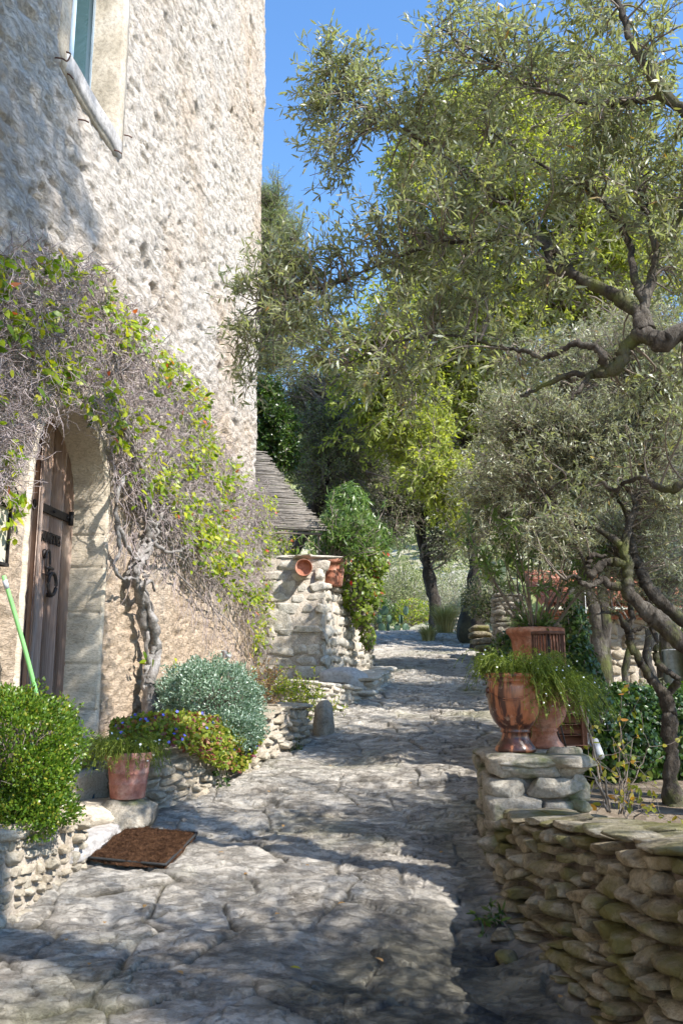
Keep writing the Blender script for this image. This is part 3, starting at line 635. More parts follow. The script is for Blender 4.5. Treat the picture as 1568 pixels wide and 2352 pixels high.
# ---------------------------------------------------------------- plant helpers
def leafcloud(C, rad, n, L, Wd, shape=leafverts, shell=.6, up=.25, jit=.35, lump=.16, seed=0, outw=.8, amp=None):
    """leaves facing outward on a lumpy ellipsoid"""
    d = unit(rn(n, 3)); r = ru(shell, 1, n)**.5; r = r*(1+lump*fbm(d[:, 0]*3+seed, d[:, 1]*3, d[:, 2]*3, 4, seed)*2.6)
    P = np.asarray(C)+d*r[:, None]*np.asarray(rad); D = unit(d*outw+np.array([0, 0, up])+jit*2*rn(n, 3)*.6); N = unit(d+.6*rn(n, 3))
    return shape(P, D, N, L*ru(.6, 1.25, n), Wd*ru(.7, 1.2, n))
def bush(name, label, cat, C, rad, n, L, Wd, mat, shape=leafverts, lump=.12, seed=1, twigs=300, extra=None, core=.84):
    t = thing(name, label, cat, (C[0], C[1], C[2]-rad[2]))
    mb = MB()
    mb.add(*leafcloud(C, rad, n, L, Wd, shape, lump=lump, seed=seed))
    if extra:
        for c2, r2, n2 in extra: mb.add(*leafcloud(c2, r2, n2, L, Wd, shape, lump=lump, seed=seed+3))
    mb.build('foliage', mat, t)
    tw = MB(); P0 = np.repeat((np.array(C)-[0, 0, rad[2]*.8])[None], twigs, 0)+.1*rn(twigs, 3)*rad; d = unit(rn(twigs, 3)+[0, 0, .6])
    P = P0[:, None]+(np.asarray(C)+d*np.asarray(rad)*ru(.75, 1.02, twigs)[:, None]-P0)[:, None]*np.linspace(0, 1, 5)[None, :, None]; P[:, 1:4] += .03*rn(twigs, 3, 3)
    tw.tubes(P, np.linspace(.006, .0015, 5)[None], 4); tw.build('twigs', M['twig'], t)
    # stray shoots breaking the clipped outline
    k = 170; d = unit(rn(k, 3)+[0, -.2, .5]); sh = grow(np.asarray(C)+d*np.asarray(rad)*.9, d+.4*rn(k, 3), ru(.04, .13, k), 5, .2, .1)
    m2 = MB(); m2.tubes(sh, .0012, 3, cap=False); p, dd = on_twigs(sh, 12, .9, .1); m2.add(*shape(p, dd, unit(rn(len(p), 3)), L*1.1*ru(.6, 1.2, len(p)), Wd*ru(.7, 1.2, len(p)))); m2.build('stray_shoots', mat, t)
    return t
def flower(t, c, k, L, Wd, mat):
    nrm = np.repeat(unit(np.array([[.2, -.8, .5]])+.4*rn(1, 3)), k, 0); ax = unit(np.cross(nrm, [0, 0, 1.])); ay = np.cross(nrm, ax); an = (np.arange(k)*2*math.pi/k)[:, None]
    MB().add(*ovalverts(np.repeat(np.array([c]), k, 0), ax*np.cos(an)+ay*np.sin(an), nrm, np.full(k, L), np.full(k, Wd))).build('flower', mat, t)
def trailing(t, C, r0, n, rise, reach, drop, L, Wd, nl, mat, stem=M['ivy'], bias=(0, 0, 0), K=8, flowers=None, fn=0, fs=.008, sr=.0012):
    C = np.asarray(C, float); a = ru(0, 2*math.pi, n); P0 = C+np.stack([np.cos(a), np.sin(a), 0*a], -1)*(r0*ru(.1, 1, n)**.5)[:, None]
    out = np.stack([np.cos(a), np.sin(a), 0*a], -1)+np.asarray(bias); l = ru(.35, 1, n)[:, None, None]; tt = np.linspace(0, 1, K)[None, :, None]
    P = P0[:, None]+out[:, None]*reach*l*tt**.8+np.array([0, 0, 1.])*(rise*l*np.sin(np.minimum(tt*2.4, 2.6))-drop*l*tt**2.2*ru(.4, 1, n)[:, None, None])
    P[:, 1:] += np.cumsum(.012*rn(n, K-1, 3), 1)
    mb = MB(); mb.tubes(P, sr, 3, cap=False)
    p, d = on_twigs(P, nl, .9, .05); mb.add(*leafverts(p, d, unit(rn(len(p), 3)), L*ru(.6, 1.3, len(p)), Wd*ru(.7, 1.2, len(p))))
    mb.build('foliage', mat, t)
    if flowers is not None:
        for c in P[rng.choice(n, fn), rng.integers(3, K, fn)]: flower(t, c+[0, -.004, .006], 7, fs, fs*.5, flowers)

    return P
def pot(parent, c, prof, mat, name='pot', soil=None):
    mb = MB(); mb.lathe(c, prof, 48); o = mb.build(name, mat, parent)
    top = max(prof, key=lambda p: p[1]); s = MB(); s.lathe(c, [(0, top[1]-.03), (top[0]*.9, top[1]-.03)], 24); s.build('potting_soil', M['soil'], parent); return o
def rimpot(r, h): return [(0, 0), (r*.68, 0), (r*.70, h*.02), (r*.76, h*.30), (r*.775, h*.31), (r*.775, h*.34), (r*.765, h*.35), (r*.80, h*.52), (r*.82, h*.53), (r*.82, h*.57), (r*.81, h*.58), (r*.87, h*.80), (r*.93, h*.82), (r*1.0, h*.85), (r*1.0, h*.98), (r*.98, h), (r*.9, h), (r*.88, h*.97), (r*.85, h*.8)]
# ---------------------------------------------------------------- left side walls and beds
w = thing('planter_wall', 'cream dry-stone planter wall at the lower left edge, under the bright green boxwood', 'stone wall', (-1.4, 4.2, .5), 'dry-stone walls edging the path')
rubble([(-1.68, 3.0, .25, .93), (-1.56, 3.5, .35, .90), (-1.46, 3.99, .4, .88), (-1.36, 4.5, .48, .83), (-1.31, 4.68, .5, .82), (-1.38, 4.76, .5, .82), (-1.92, 4.82, .5, .82)], 1, .052, (.05, .14), .10, .05, M['warmwall'], M['mortar_light'], w, n=9, p=6, thick=.24, caph=.07, corename='mortar_core', amp=.13, capl=.9)
V, q = grid(np.stack([np.stack([np.linspace(-2.1, -1.5, 8), np.full(8, y), .84+.015*rn(8)], -1) for y in np.linspace(2.8, 4.75, 14)], 0), flip=True); mk('planting_bed', V, q, M['soil'], kind='structure')
w = thing('planter_wall', 'long low grey-to-white dry-stone wall with leadwort hanging over it, beside the red pot', 'stone wall', (-.8, 6.8, .8), 'dry-stone walls edging the path')
rubble([(-1.75, 5.86, .6, 1.0), (-1.3, 5.72, .62, 1.01), (-1.17, 5.76, .66, 1.02), (-.95, 6.2, .7, 1.06), (-.73, 6.77, .78, 1.12), (-.52, 7.47, .86, 1.28), (-.32, 8.07, .93, 1.30), (-.38, 8.2, .95, 1.30), (-.95, 8.35, .95, 1.32)], 1, .062, (.07, .24), .15, .1, M['warmwall'], M['mortar_light'], w, n=9, thick=.26, caph=.05, corename='mortar_core', amp=.13, p=6, gap=.008)
w = thing('planter_wall', 'small white stepped dry-stone wall halfway up the path, in front of the grey boulder', 'stone wall', (0, 9.9, 1.1), 'dry-stone walls edging the path')
rubble([(-.75, 9.5, 1.05, 1.53), (-.40, 9.42, 1.08, 1.51), (-.18, 9.6, 1.1, 1.5), (.05, 10.0, 1.14, 1.47), (.2, 10.3, 1.18, 1.45), (.2, 10.45, 1.2, 1.45), (-.2, 10.8, 1.2, 1.45)], 1, .05, (.1, .26), .16, .05, M['whitewall'], M['mortar_light'], w, n=4, thick=.3, caph=.05, corename='mortar_core', amp=.16)
w = thing('planter_wall', 'short rough white dry-stone wall under the straw-coloured grass clump', 'stone wall', (.5, 11.6, 1.3), 'dry-stone walls edging the path')
rubble([(0, 10.9, 1.2, 1.56), (.3, 10.85, 1.25, 1.56), (.44, 11.05, 1.27, 1.58), (.62, 11.9, 1.36, 1.66), (.78, 12.9, 1.5, 1.72)], 1, .09, (.12, .3), .2, .05, M['whitewall'], M['mortar_light'], w, n=4, thick=.3, caph=.06, corename='mortar_core')
mb = MB(); stones(mb, [np.array([0.02, 11.0, 1.5])], np.array([np.eye(3)]), np.array([[.34, .25, .17]]), 9, 3, .07); mb.build('boulder', M['concrete'], None, label='rounded smooth grey boulder behind the small stepped white wall', cat='rock')
mb = MB(); stones(mb, [np.array([-.17, 8.55, 1.13])], np.array([np.eye(3)]), np.array([[.10, .12, .19]]), 9, 5, .1)
mb.build('grooved_stone', M['greywall'], None, label='upright grooved grey stone at the far end of the low wall', cat='rock')
# beds behind the walls (soil up to the house)
def bed(y0, y1, xr_, z): 
    yy_ = np.linspace(y0, y1, 30); R_ = []
    for y in yy_: R_.append(np.stack([np.linspace(-2.45+.1115*y-.12, float(np.interp(y, *xr_)), 12), np.full(12, y), float(np.interp(y, *z))+.02*rn(12)], -1))
    V, q = grid(np.stack(R_), flip=True); mk('planting_bed', V, q, M['soil'], kind='structure')
bed(5.95, 8.3, ([5.8, 6.2, 6.77, 7.47, 8.3], [-1.4, -1.1, -.86, -.66, -.46]), ([5.8, 7.5, 8.3], [.97, 1.2, 1.26]))
bed(8.3, 11.6, ([8.3, 9.4, 9.6, 10.3, 11.5], [-.95, -.6, -.4, 0, .2]), ([8.3, 9.4, 9.6, 11.5], [1.0, 1.2, 1.45, 1.5]))
# terrace wall past the house corner
w = thing('terrace_wall', 'high white rubble terrace wall past the house corner, a round clay jar mouth set in it', 'stone wall', (-.4, 11.8, 1.4))
rubble([(-1.35, 11.72, 1.2, 3.15), (-.7, 11.64, 1.2, 3.17), (-.32, 11.6, 1.2, 3.17), (-.25, 11.62, 1.2, 3.17), (-.22, 11.72, 1.2, 3.17), (-.22, 11.95, 1.2, 3.15)], 1, .14, (.16, .46), .07, .02, M['whitewall'], M['mortar_light'], w, n=9, thick=.35, caph=.06, corename='mortar_core', amp=.12, gap=.006, p=9)
rubble([(-.2, 11.85, 1.3, 2.82), (0.0, 12.5, 1.35, 2.82), (.25, 13.4, 1.45, 2.8), (.47, 14.3, 1.5, 2.8), (.5, 16, 1.8, 2.85), (.45, 18, 2.0, 2.9)], 1, .14, (.15, .36), .2, .04, M['whitewall'], M['mortar_light'], w, n=6, thick=.5, caph=.09, corename='mortar_core', amp=.14, p=7)
mb = MB(); c = np.array([-.50, 11.52, 2.98]); pr = np.array([(0, 0), (.085, .0), (.10, -.03), (.105, -.07), (.115, -.075), (.115, -.05), (.10, -.02), (.1, .12)])
an = np.linspace(0, 2*math.pi, 25)[:-1]; Vv = np.stack([pr[:, 0, None]*np.cos(an), np.repeat(pr[:, 1, None], 24, 1), pr[:, 0, None]*np.sin(an)], -1)
V, q = grid(np.concatenate([Vv, Vv[:, :1]], 1)); mb.add(V+c, q); mb.build('clay_jar_mouth', M['terra'], w)
V, q = grid(np.stack([np.stack([np.linspace(-8, -.2+.14*(y-11.8), 14), np.full(14, y), 2.78+.02*rn(14)], -1) for y in np.linspace(12.0, 18, 20)], 0), flip=True); mk('terrace', V, q, M['soil'], kind='structure')
# reed awning
aw = thing('reed_awning', 'weathered grey reed mat awning sloping down from the house corner', 'awning', (-.9, 12, 3.4))
P1 = W(606, 1036, 13.2); P2 = W(752, 1219, 11.95); Lr = []; 
for i in range(270):
    t = i/269; a = P2+(P1-P2)*t; a = a+np.array([ru(-.07, .05), 0, .01*rn()[()] if False else random.gauss(0, .008)]); b_ = np.array([-2.2-.2*t, a[1]+.12, a[2]+.10+random.gauss(0, .01)])
    sag = -.07*math.sin(math.pi*t)
    Lr.append(a+(b_-a)*np.linspace(0, 1, 6)[:, None]+np.array([[0, 0, sag]])+.006*rn(6, 3))
mb = MB(); mb.tubes(np.array(Lr), .0075, 5); mb.build('reeds', M['reed'], aw)
mb = MB()
for f in (.02, .35, .7): 
    mb.tubes(np.array([P2+(P1-P2)*t+np.array([-f*1.3-.06, .03, .012-.07*math.sin(math.pi*t)+f*.07]) for t in np.linspace(0, 1, 20)]), .004, 5)
mb.build('binding_wire', M['iron'], aw)
mb = MB(); mb.tubes([P2+[-.08, .05, -.04], [-2.2, 12.05, P2[2]+.04]], .02, 8); mb.tubes([P2+[-.12, .1, -.05], [P2[0]-.12, 12.1, 2.8]], .018, 8); mb.build('support_pole', M['twig'], aw)
# ---------------------------------------------------------------- left plants and pots
bush('boxwood_bush', 'clipped bright green boxwood bush on the planter wall at the lower left edge', 'bush', W(18, 1752, 4.42), (.335, .40, .315), 26000, .019, .011, M['box'], ovalverts, .2, 3, extra=[(W(100, 1795, 4.3), (.12, .2, .17), 4500), (W(20, 1650, 4.6), (.2, .25, .13), 3500), (W(60, 1870, 4.25), (.26, .2, .1), 4000)])
bush('shrub', 'rounded blue-green shrub behind the low wall, right of the creeper stem', 'bush', W(492, 1622, 6.95), (.395, .4, .345), 22000, .026, .011, M['blueb'], leafverts, .2, 8, extra=[(W(530, 1680, 6.6), (.22, .2, .16), 5000), (W(430, 1580, 7.1), (.22, .25, .2), 3500)])
# broom handle
h = thing('broom_handle', 'green broom handle with grey cap leaning on the wall left of the door', 'broom handle', W(100, 1665, 4.95))
p0, p1 = W(8, 1322, 4.72), W(102, 1670, 4.95); mb = MB(); mb.tubes(smooth_line([p0, (p0+p1)/2+[.008, 0, 0], p1], 6), np.linspace(.012, .013, 13)[None], 12); mb.build('pole', M['greenpole'], h)
mb = MB(); mb.tubes([p0+(p1-p0)*.03, p0+(p1-p0)*.085], .0145, 12); mb.build('cap', M['greypl'], h)
# stone block, pot with daisies
mb = MB(); stones(mb, [np.array([-1.27, 5.36, .715])], np.array([np.eye(3)]), np.array([[.17, .15, .11]]), 9, 12, .04); mb.build('stone_block', M['greywall'], None, label='squared grey stone block under the ribbed red pot', cat='stone block')
t = thing('potted_plant', 'ribbed terracotta pot of trailing daisies on the stone block left of the path', 'potted plant', (-1.27, 5.4, .82))
pot(t, (-1.27, 5.4, .82), rimpot(.145, .265), M['terra_pale']); 
trailing(t, (-1.27, 5.4, 1.08), .1, 330, .12, .2, .2, .02, .0045, 16, M['daisy'], bias=(-.25, -.1, 0), flowers=M['white'], fn=32, fs=.009)
# blue pipe
mb = MB(); mb.tubes(smooth_line([W(222, 1700, 5.75), W(217, 1760, 5.7), W(214, 1830, 5.6), W(212, 1884, 5.45)], 5), .009, 8); mb.build('water_pipe', M['bluepipe'], None, label='thin dark blue pipe running down beside the stone block', cat='pipe')
# leadwort spilling over the wall
t = thing('leadwort', 'leadwort with green, yellow and crimson leaves and blue flowers spilling over the low wall', 'ground cover plant', (-.9, 6.5, 1.1))
poly_y = lambda x: (np.interp(x, [250, 330, 420, 520, 600], [1660, 1640, 1632, 1650, 1690]), np.interp(x, [250, 330, 420, 500, 560, 600], [1700, 1700, 1715, 1760, 1770, 1700]))
n = 5200; x = ru(255, 600, n); y0, y1 = poly_y(x); y = y0+(y1-y0)*ru(0, 1, n)**.9
Yd = np.interp(x, [255, 330, 430, 520, 600], [5.85, 5.78, 6.1, 6.5, 7.0])-.05-.12*ru(0, 1, n)-.12*(y-y0)/(y1-y0)+.25*np.clip(1-(y-y0)/35, 0, 1)
P = np.array([W(a, b, c) for a, b, c in zip(x, y, Yd)]); D = unit(rn(n, 3)+[.3, -.6, -.1]); N = unit(np.array([.2, -.7, .7])+.5*rn(n, 3))
MB().add(*ovalverts(P, D, N, .035*ru(.5, 1.2, n), .026*ru(.6, 1.2, n))).build('foliage', M['plumb'], t)
for c in P[rng.choice(n, 38)]: flower(t, c+[.005, -.025, .01], 5, .012, .010, M['bluef'])
tw = MB(); m_ = 160; i = rng.choice(n, m_); Q0 = P[i]+np.c_[-.1*ru(0, 1, m_), .25*ru(.5, 1, m_), -.02*ru(0, 1, m_)]; tw.tubes(Q0[:, None]+(P[i]-Q0)[:, None]*np.linspace(0, 1, 4)[None, :, None]+.01*rn(m_, 4, 3), .002, 4); 
q_ = grow(np.array([W(505, 1740, 6.35), W(515, 1750, 6.35), W(500, 1745, 6.3)]), np.array([[.1, -.2, -1]]*3), np.array([.22, .17, .12]), 8, .12); tw.tubes(q_, .002, 4); pp, dd = on_twigs(q_, 14, .9); tw.build('stems', M['twig'], t)
MB().add(*ovalverts(pp, dd, unit(rn(len(pp), 3)), np.full(len(pp), .03), np.full(len(pp), .02))).build('hanging_leaves', M['laurel'], t)
# small plants between wall and house
def clump(name, label, cat, pts, n, L, Wd, mat, shape=leafverts, spread=.06, stems=40, sl=.2, group=None):
    pts = np.array(pts, float); t = thing(name, label, cat, pts.mean(0)-[0, 0, .05], group)
    k = rng.integers(0, len(pts), stems); P0 = pts[k]+rn(stems, 3)*spread*[1, 1, .3]; tw = grow(P0, rn(stems, 3)*.6+[0, -.1, 1], ru(.4, 1, stems)*sl, 6, .25, -.12)
    MB().tubes(tw, .002, 4).build('stems', M['twig'], t); p, d = on_twigs(tw, max(2, n//stems), 1.0, .1)
    MB().add(*shape(p, d, unit(rn(len(p), 3)+[0, -.3, .8]), L*ru(.6, 1.2, len(p)), Wd*ru(.7, 1.2, len(p)))).build('foliage', mat, t); return t
clump('creeping_jasmine', 'sprawling yellow-green jasmine on top of the low white wall', 'plant', [W(630, 1590, 8.6), W(655, 1592, 8.8), W(685, 1600, 8.9), W(700, 1625, 8.9), W(720, 1645, 8.9)], 2600, .035, .012, M['vine'], spread=.12, stems=150, sl=.3)
clump('dry_shrub', 'dry orange-brown twiggy shrub between the blue-green shrub and the jasmine', 'plant', [W(605, 1560, 8.2), W(600, 1590, 8.0), W(612, 1620, 7.9)], 1500, .03, .008, M['drygrass'], spread=.07, stems=90, sl=.26)
clump('weed', 'small green weed at the foot of the low white wall', 'plant', [Wg(668, 1725), Wg(680, 1722)], 140, .03, .014, M['laurel'], ovalverts, .03, 16, .13)
clump('weed', 'small bright weed at the mossy foot of the right wall', 'plant', [np.array([.66, 4.05, .47])], 60, .05, .014, M['laurel'], leafverts, .03, 12, .1)
def grass(name, label, c, n, h, mat, spread=.06, r=.35, group=None, w=.004):
    c = np.asarray(c, float); a = ru(0, 6.283, n); l = ru(.5, 1, n); P0 = c+np.stack([np.cos(a), np.sin(a), 0*a], -1)*(spread*ru(0, 1, n))[:, None]
    out = np.stack([np.cos(a), np.sin(a), 0*a], -1); tt = np.linspace(0, 1, 6)[None, :, None]; P = P0[:, None]+out[:, None]*(r*l*ru(.2, 1, n))[:, None, None]*tt**1.8+np.array([0, 0, 1.])*(h*l)[:, None, None]*(tt-.35*tt**3)
    S = unit(np.cross(out, [0, 0, 1.])); V = np.stack([P-S[:, None]*w*(1-tt*.9), P+S[:, None]*w*(1-tt*.9)], 2)
    b = (np.arange(n)*12)[:, None, None]; k = (np.arange(5)*2)[None, :, None]; q = (b+k+np.array([[[0, 2, 3, 1]]])).reshape(-1, 4)
    return mk(name, V.reshape(-1, 3), q, mat, None, label=label, cat='grass clump', group=group)
G_ = 'ornamental grass clumps'
g1 = Wg(845, 1535); grass('grass_clump', 'straw-coloured feather grass clump at the foot of the terrace wall', [g1[0]-.05, g1[1], g1[2]], 480, .42, M['dry'], .06, .28, G_, .0028)
# doormat
t = thing('doormat', 'worn dark brown coir doormat lying askew on the paving by the step', 'doormat', Wg(320, 1945, .03))
cn = [Wg(*p, .035) for p in ((201, 1973), (298, 1903), (452, 1917), (380, 1990))]
A, B = np.meshgrid(np.linspace(0, 1, 90), np.linspace(0, 1, 60), indexing='ij')
def quad4(A, B): return (cn[0]*(1-A)[..., None]*(1-B)[..., None]+cn[1]*(1-A)[..., None]*B[..., None]+cn[3]*A[..., None]*(1-B)[..., None]+cn[2]*A[..., None]*B[..., None])
ed = np.minimum(np.minimum(A, 1-A), np.minimum(B, 1-B)); A2 = A+.05*fbm(A*4, B*4, 0, 4, 2)*(ed < .08); B2 = B+.07*fbm(A*5, B*5, 7, 4, 4)*(ed < .08)
G = quad4(A2, B2); G[..., 2] += .014+.010*fbm(A*3, B*3, 0, 3, 5)+.004*np.sin(A*60)*0+.004*fbm(A*60, B*60, 0, 2, 6)-.03*(ed < .005)+.012*np.clip(A-.8, 0, 1)
V, q = grid(G); mk('coir_pile', V, q, M['mat'], t)
rb = MB(); L4 = [cn[0], cn[1], cn[2], cn[3], cn[0]]; rb.tubes(np.concatenate([a+(b_-a)*np.linspace(0, 1, 14)[:, None] for a, b_ in zip(L4[:-1], L4[1:])])+[0, 0, .006], .007, 6); rb.build('rubber_edge', M['rubber'], t)
fz = G.reshape(-1, 3)[rng.choice(G.shape[0]*G.shape[1], 2600)]; MB().tubes(grow(fz, rn(2600, 3)*[1, 1, .4]+[0, 0, .5], ru(.008, .022, 2600), 3, .3), .0009, 3, cap=False).build('coir_fibres', M['mat'], t, kind='stuff')
# ---------------------------------------------------------------- creeper on the house
cr = thing('wall_creeper', 'leafy creeper with bare mauve twigs and twisted grey stem covering the wall round the door', 'climbing plant', WP(7.1, .15, 1.0))
PG = np.array([(-40, 575), (80, 560), (150, 590), (215, 590), (235, 640), (300, 700), (360, 780), (430, 850), (480, 900), (500, 1000), (560, 1090), (640, 1160), (672, 1260), (680, 1320), (640, 1400), (640, 1470), (590, 1500), (560, 1380), (500, 1330), (440, 1270), (400, 1210), (340, 1160), (300, 1120), (265, 1030), (232, 960), (180, 925), (125, 945), (80, 1000), (45, 1080), (-40, 1130)], float)
def inpoly(x, y, pg):
    r = np.zeros(x.shape, bool); j = len(pg)-1
    for i in range(len(pg)):
        xi, yi = pg[i]; xj, yj = pg[j]; r ^= ((yi > y) != (yj > y)) & (x < (xj-xi)*(y-yi)/(yj-yi+1e-9)+xi); j = i
    return r
def polydist(x, y, pg):
    d = np.full(x.shape, 1e9)
    for i in range(len(pg)):
        a = pg[i]; b = pg[(i+1) % len(pg)]; ab = b-a; t = np.clip(((x-a[0])*ab[0]+(y-a[1])*ab[1])/(ab@ab), 0, 1); d = np.minimum(d, np.hypot(x-a[0]-ab[0]*t, y-a[1]-ab[1]*t))
    return d
def sample_poly(pg, n):
    X_ = []; 
    while sum(len(a) for a in X_) < n:
        x = ru(pg[:, 0].min(), pg[:, 0].max(), n*2); y = ru(pg[:, 1].min(), pg[:, 1].max(), n*2); k = inpoly(x, y, pg); X_.append(np.stack([x[k], y[k]], -1))
    return np.concatenate(X_)[:n]
def onwall(xy, off):
    # intersect each pixel ray with the wall (world points; then free of the camera)
    S_ = []
    for (x, y), o in zip(xy, off):
        s, z = wallhit(x, y, o); S_.append(WP(s, o, z))
    return np.array(S_)
# uniform in wall metres: weight by distance
xy = sample_poly(PG, 9000); s_ = np.array([wallhit(a, b)[0] for a, b in xy]); keep = rng.random(len(xy)) < np.clip((s_/12)**2*.95+.09, 0, 1); xy = xy[keep]
off = .03+.2*rng.beta(1.5, 2, len(xy)); P = onwall(xy, off)
D = unit(.9*rn(len(P), 3)+np.array([0, -.15, -.7])*.75+WN*.12); tw = grow(P, D, ru(.08, .30, len(P)), 6, .5, -.08)
mb = MB(); mb.tubes(tw, np.linspace(.0042, .002, 6)[None], 3, cap=False)
tips = tw[:, 3]; tips = np.concatenate([tips, tw[:, 5], tw[:, 2]]); t2 = grow(tips, unit(rn(len(tips), 3)+[0, 0, -.3]), ru(.04, .13, len(tips)), 4, .5); mb.tubes(t2, .0018, 3, cap=False); mb.build('twigs', M['vinetwig'], cr)
# thin tendrils and aerial roots hanging down the plaster below the mass
HG = np.array([(330, 1140), (480, 1280), (640, 1420), (650, 1540), (560, 1530), (470, 1500), (420, 1440), (360, 1340), (260, 1330), (250, 1060)], float)
hx = sample_poly(HG, 430); P_ = onwall(hx, .03+.12*rng.random(430)); mb = MB(); tn_ = grow(P_+[0, 0, .15], unit(rn(430, 3)*.3+[0, 0, -1.]), ru(.1, .45, 430), 8, .24, -.06); mb.tubes(tn_, np.linspace(.003, .0012, 8)[None], 4, cap=False); mb.build('tendrils', M['vinetwig'], cr, kind='stuff')
# main canes along the wall
mb = MB()
for k in range(26):
    a = np.array([330+random.uniform(-30, 30), 1150+random.uniform(-10, 10)]); b_ = PG[random.choice(list(range(2, 20)))]*[.96, 1]+[random.uniform(-30, 10), random.uniform(-20, 40)]
    b_ = np.array([max(b_[0], -30), b_[1]]); mid = (a+b_)/2+[random.uniform(-50, 50), random.uniform(-90, 10)]
    ln = smooth_line([a, mid, b_], 8)+3*rn(17, 2); pp = onwall(ln, np.linspace(.06, .12, 17)+.02*rn(17)); mb.tubes(pp, np.linspace(.011, .004, 17)[None], 6)
mb.build('canes', M['vinewood'], cr)
# leaves: dense along the upper/right outline, thin inside
xy = sample_poly(PG, 42000); d_in = polydist(xy[:, 0], xy[:, 1], PG[:18]); s_ = np.array([wallhit(a, b)[0] for a, b in xy])
dn = fbm(xy[:, 0]*.012, xy[:, 1]*.012, 0, 3, 88)
pk = np.clip((s_/11)**2*1.3, .12, 1)*np.clip(np.exp(-(d_in/50)**2)*1.7+.07+.35*np.clip(dn, 0, 1)+.30*(xy[:, 0] > 430)*(dn > -.15)+.1*(xy[:, 1] > 1180)*(xy[:,0] > 480), 0, 1)*.46*np.clip(.25+2.6*fbm(xy[:, 0]*.045, xy[:, 1]*.045, 0, 2, 99), .12, 2.4)
xy = xy[rng.random(len(xy)) < pk]; ex = xy+rn(len(xy), 2)*9
P = onwall(ex, .07+.2*rng.beta(2, 2, len(ex))); n = len(P)
D = unit(np.array([.1, -.25, -.6])+WN*.35+.6*rn(n, 3)); N = unit(WN*.9+np.array([0, -.2, .55])+.55*rn(n, 3))
hang = [];  # a few shoots trailing over the notice and along the door
for (x0, y0, x1, y1, m2) in ((30, 1000, 25, 1240, 60), (60, 1130, 52, 1180, 16), (590, 1340, 590, 1530, 70), (610, 1350, 600, 1500, 50), (230, 960, 215, 900, 12), (150, 590, 160, 650, 25), (480, 1200, 520, 1400, 40), (640, 1300, 640, 1420, 40), (400, 1510, 430, 1560, 14), (335, 1500, 333, 1520, 6)):
    t_ = ru(0, 1, m2); hang.append(onwall(np.stack([x0+(x1-x0)*t_, y0+(y1-y0)*t_], -1)+7*rn(m2, 2), .05+.12*ru(0, 1, m2)))
hp = np.concatenate(hang); P = np.concatenate([P, hp]); D = np.concatenate([D, unit(np.array([0, -.2, -.7])+.6*rn(len(hp), 3))]); N = np.concatenate([N, unit(WN+.5*rn(len(hp), 3))])
n = len(P); MB().add(*ovalverts(P, D, N, .076*ru(.5, 1.2, n), .037*ru(.7, 1.15, n), .18)).build('leaves', M['vine'], cr); print('creeper leaves', n)
# stem: several canes twisting round each other
axl = [(352, 1655), (345, 1560), (354, 1500), (345, 1440), (330, 1380), (310, 1330), (322, 1290), (342, 1240), (334, 1180), (322, 1120), (312, 1060), (290, 990), (250, 900)]
axis = smooth_line(onwall(np.array(axl, float), [.16, .14, .13, .13, .12, .12, .12, .12, .13, .14, .15, .16, .14]), 8)
mb = MB(); K = len(axis)
for k, (r, ph, tw_, amp) in enumerate(((.034, 0, 12, .032), (.029, 2.1, 15, .038), (.025, 4.2, 11, .042), (.018, 1.1, 19, .05), (.013, 3.4, 22, .058))):
    t_ = np.linspace(0, 1, K); an = ph+tw_*t_; o_ = np.stack([np.cos(an), .6*np.sin(an), .3*np.sin(an*1.7)], -1)*(amp*(1+.5*np.sin(t_*9+k)))[:, None]
    flare = np.clip(1-t_/.16, 0, 1)[:, None]; o_ = o_+flare*np.array([[(-.05, .07, .0, .1, -.02)[k], -.02, 0]])
    mb.tubes(axis+o_+.006*rn(K, 3)*(t_ > .02)[:, None], (r*(1.15-.75*t_)*(1+.5*vn(t_*38, k*3.1))+.02*flare[:, 0])[None], 10)
    Vv = mb.v[-1]; Vv += .010*np.stack([vn(Vv[:, 0]*45+j*9, Vv[:, 1]*45, Vv[:, 2]*25) for j in range(3)], -1)
for Pn in ([(285, 1090), (268, 1140), (268, 1200), (275, 1260), (262, 1300), (280, 1328), (310, 1330)], [(268, 1200), (300, 1270), (322, 1290)], [(340, 1240), (380, 1265), (420, 1262), (450, 1230)], [(318, 1345), (345, 1336), (356, 1356)], [(356, 1650), (348, 1560), (338, 1480), (350, 1400), (322, 1330)], [(342, 1240), (372, 1180), (380, 1120), (400, 1050)]):
    l = onwall(smooth_line(np.array(Pn, float), 6), np.full(len(Pn)*6-5, .13)); mb.tubes(l+.006*rn(len(l), 3), (np.linspace(.019, .010, len(l))*(1+.3*vn(np.arange(len(l))*.8, 0)))[None], 8)
mb.build('stem', M['vinewood'], cr)
# ---------------------------------------------------------------- right wall, pier and what stands on it
w = thing('dry_stone_wall', 'mossy dry-stone wall of thin rounded stones in the lower right foreground', 'stone wall', (.9, 3.4, .35))
rubble([(.80, 4.66, .40, .87), (.80, 4.3, .38, .89), (.86, 3.9, .34, .925), (.92, 3.4, .26, .97), (.975, 2.8, .2, 1.02), (1.02, 2.1, .12, 1.08), (1.06, 1.4, 0, 1.12)], 1, .052, (.09, .27), .19, .2, M['mosswall'], M['mortar'], w, n=9, thick=.36, caph=.04, gap=.011, amp=.10, capjut=.02, corename='earth_core', capl=1.2, p=7)
rb = MB(); nn_ = 12; yv = ru(2.6, 4.9, nn_); sc_ = ru(.02, .055, nn_); stones(rb, np.stack([.70-.0*yv+.05*rn(nn_)-sc_*.3, yv, zg(yv)-.03+.0*yv], -1), np.array([[unit(np.array([.3*random.gauss(0, 1), 1, 0])), unit(np.array([1, -.2, 0.])), np.array([0, 0, 1.])] for _ in range(nn_)]), np.stack([sc_*1.4, sc_, sc_*.55], -1), 6, 3, .15)
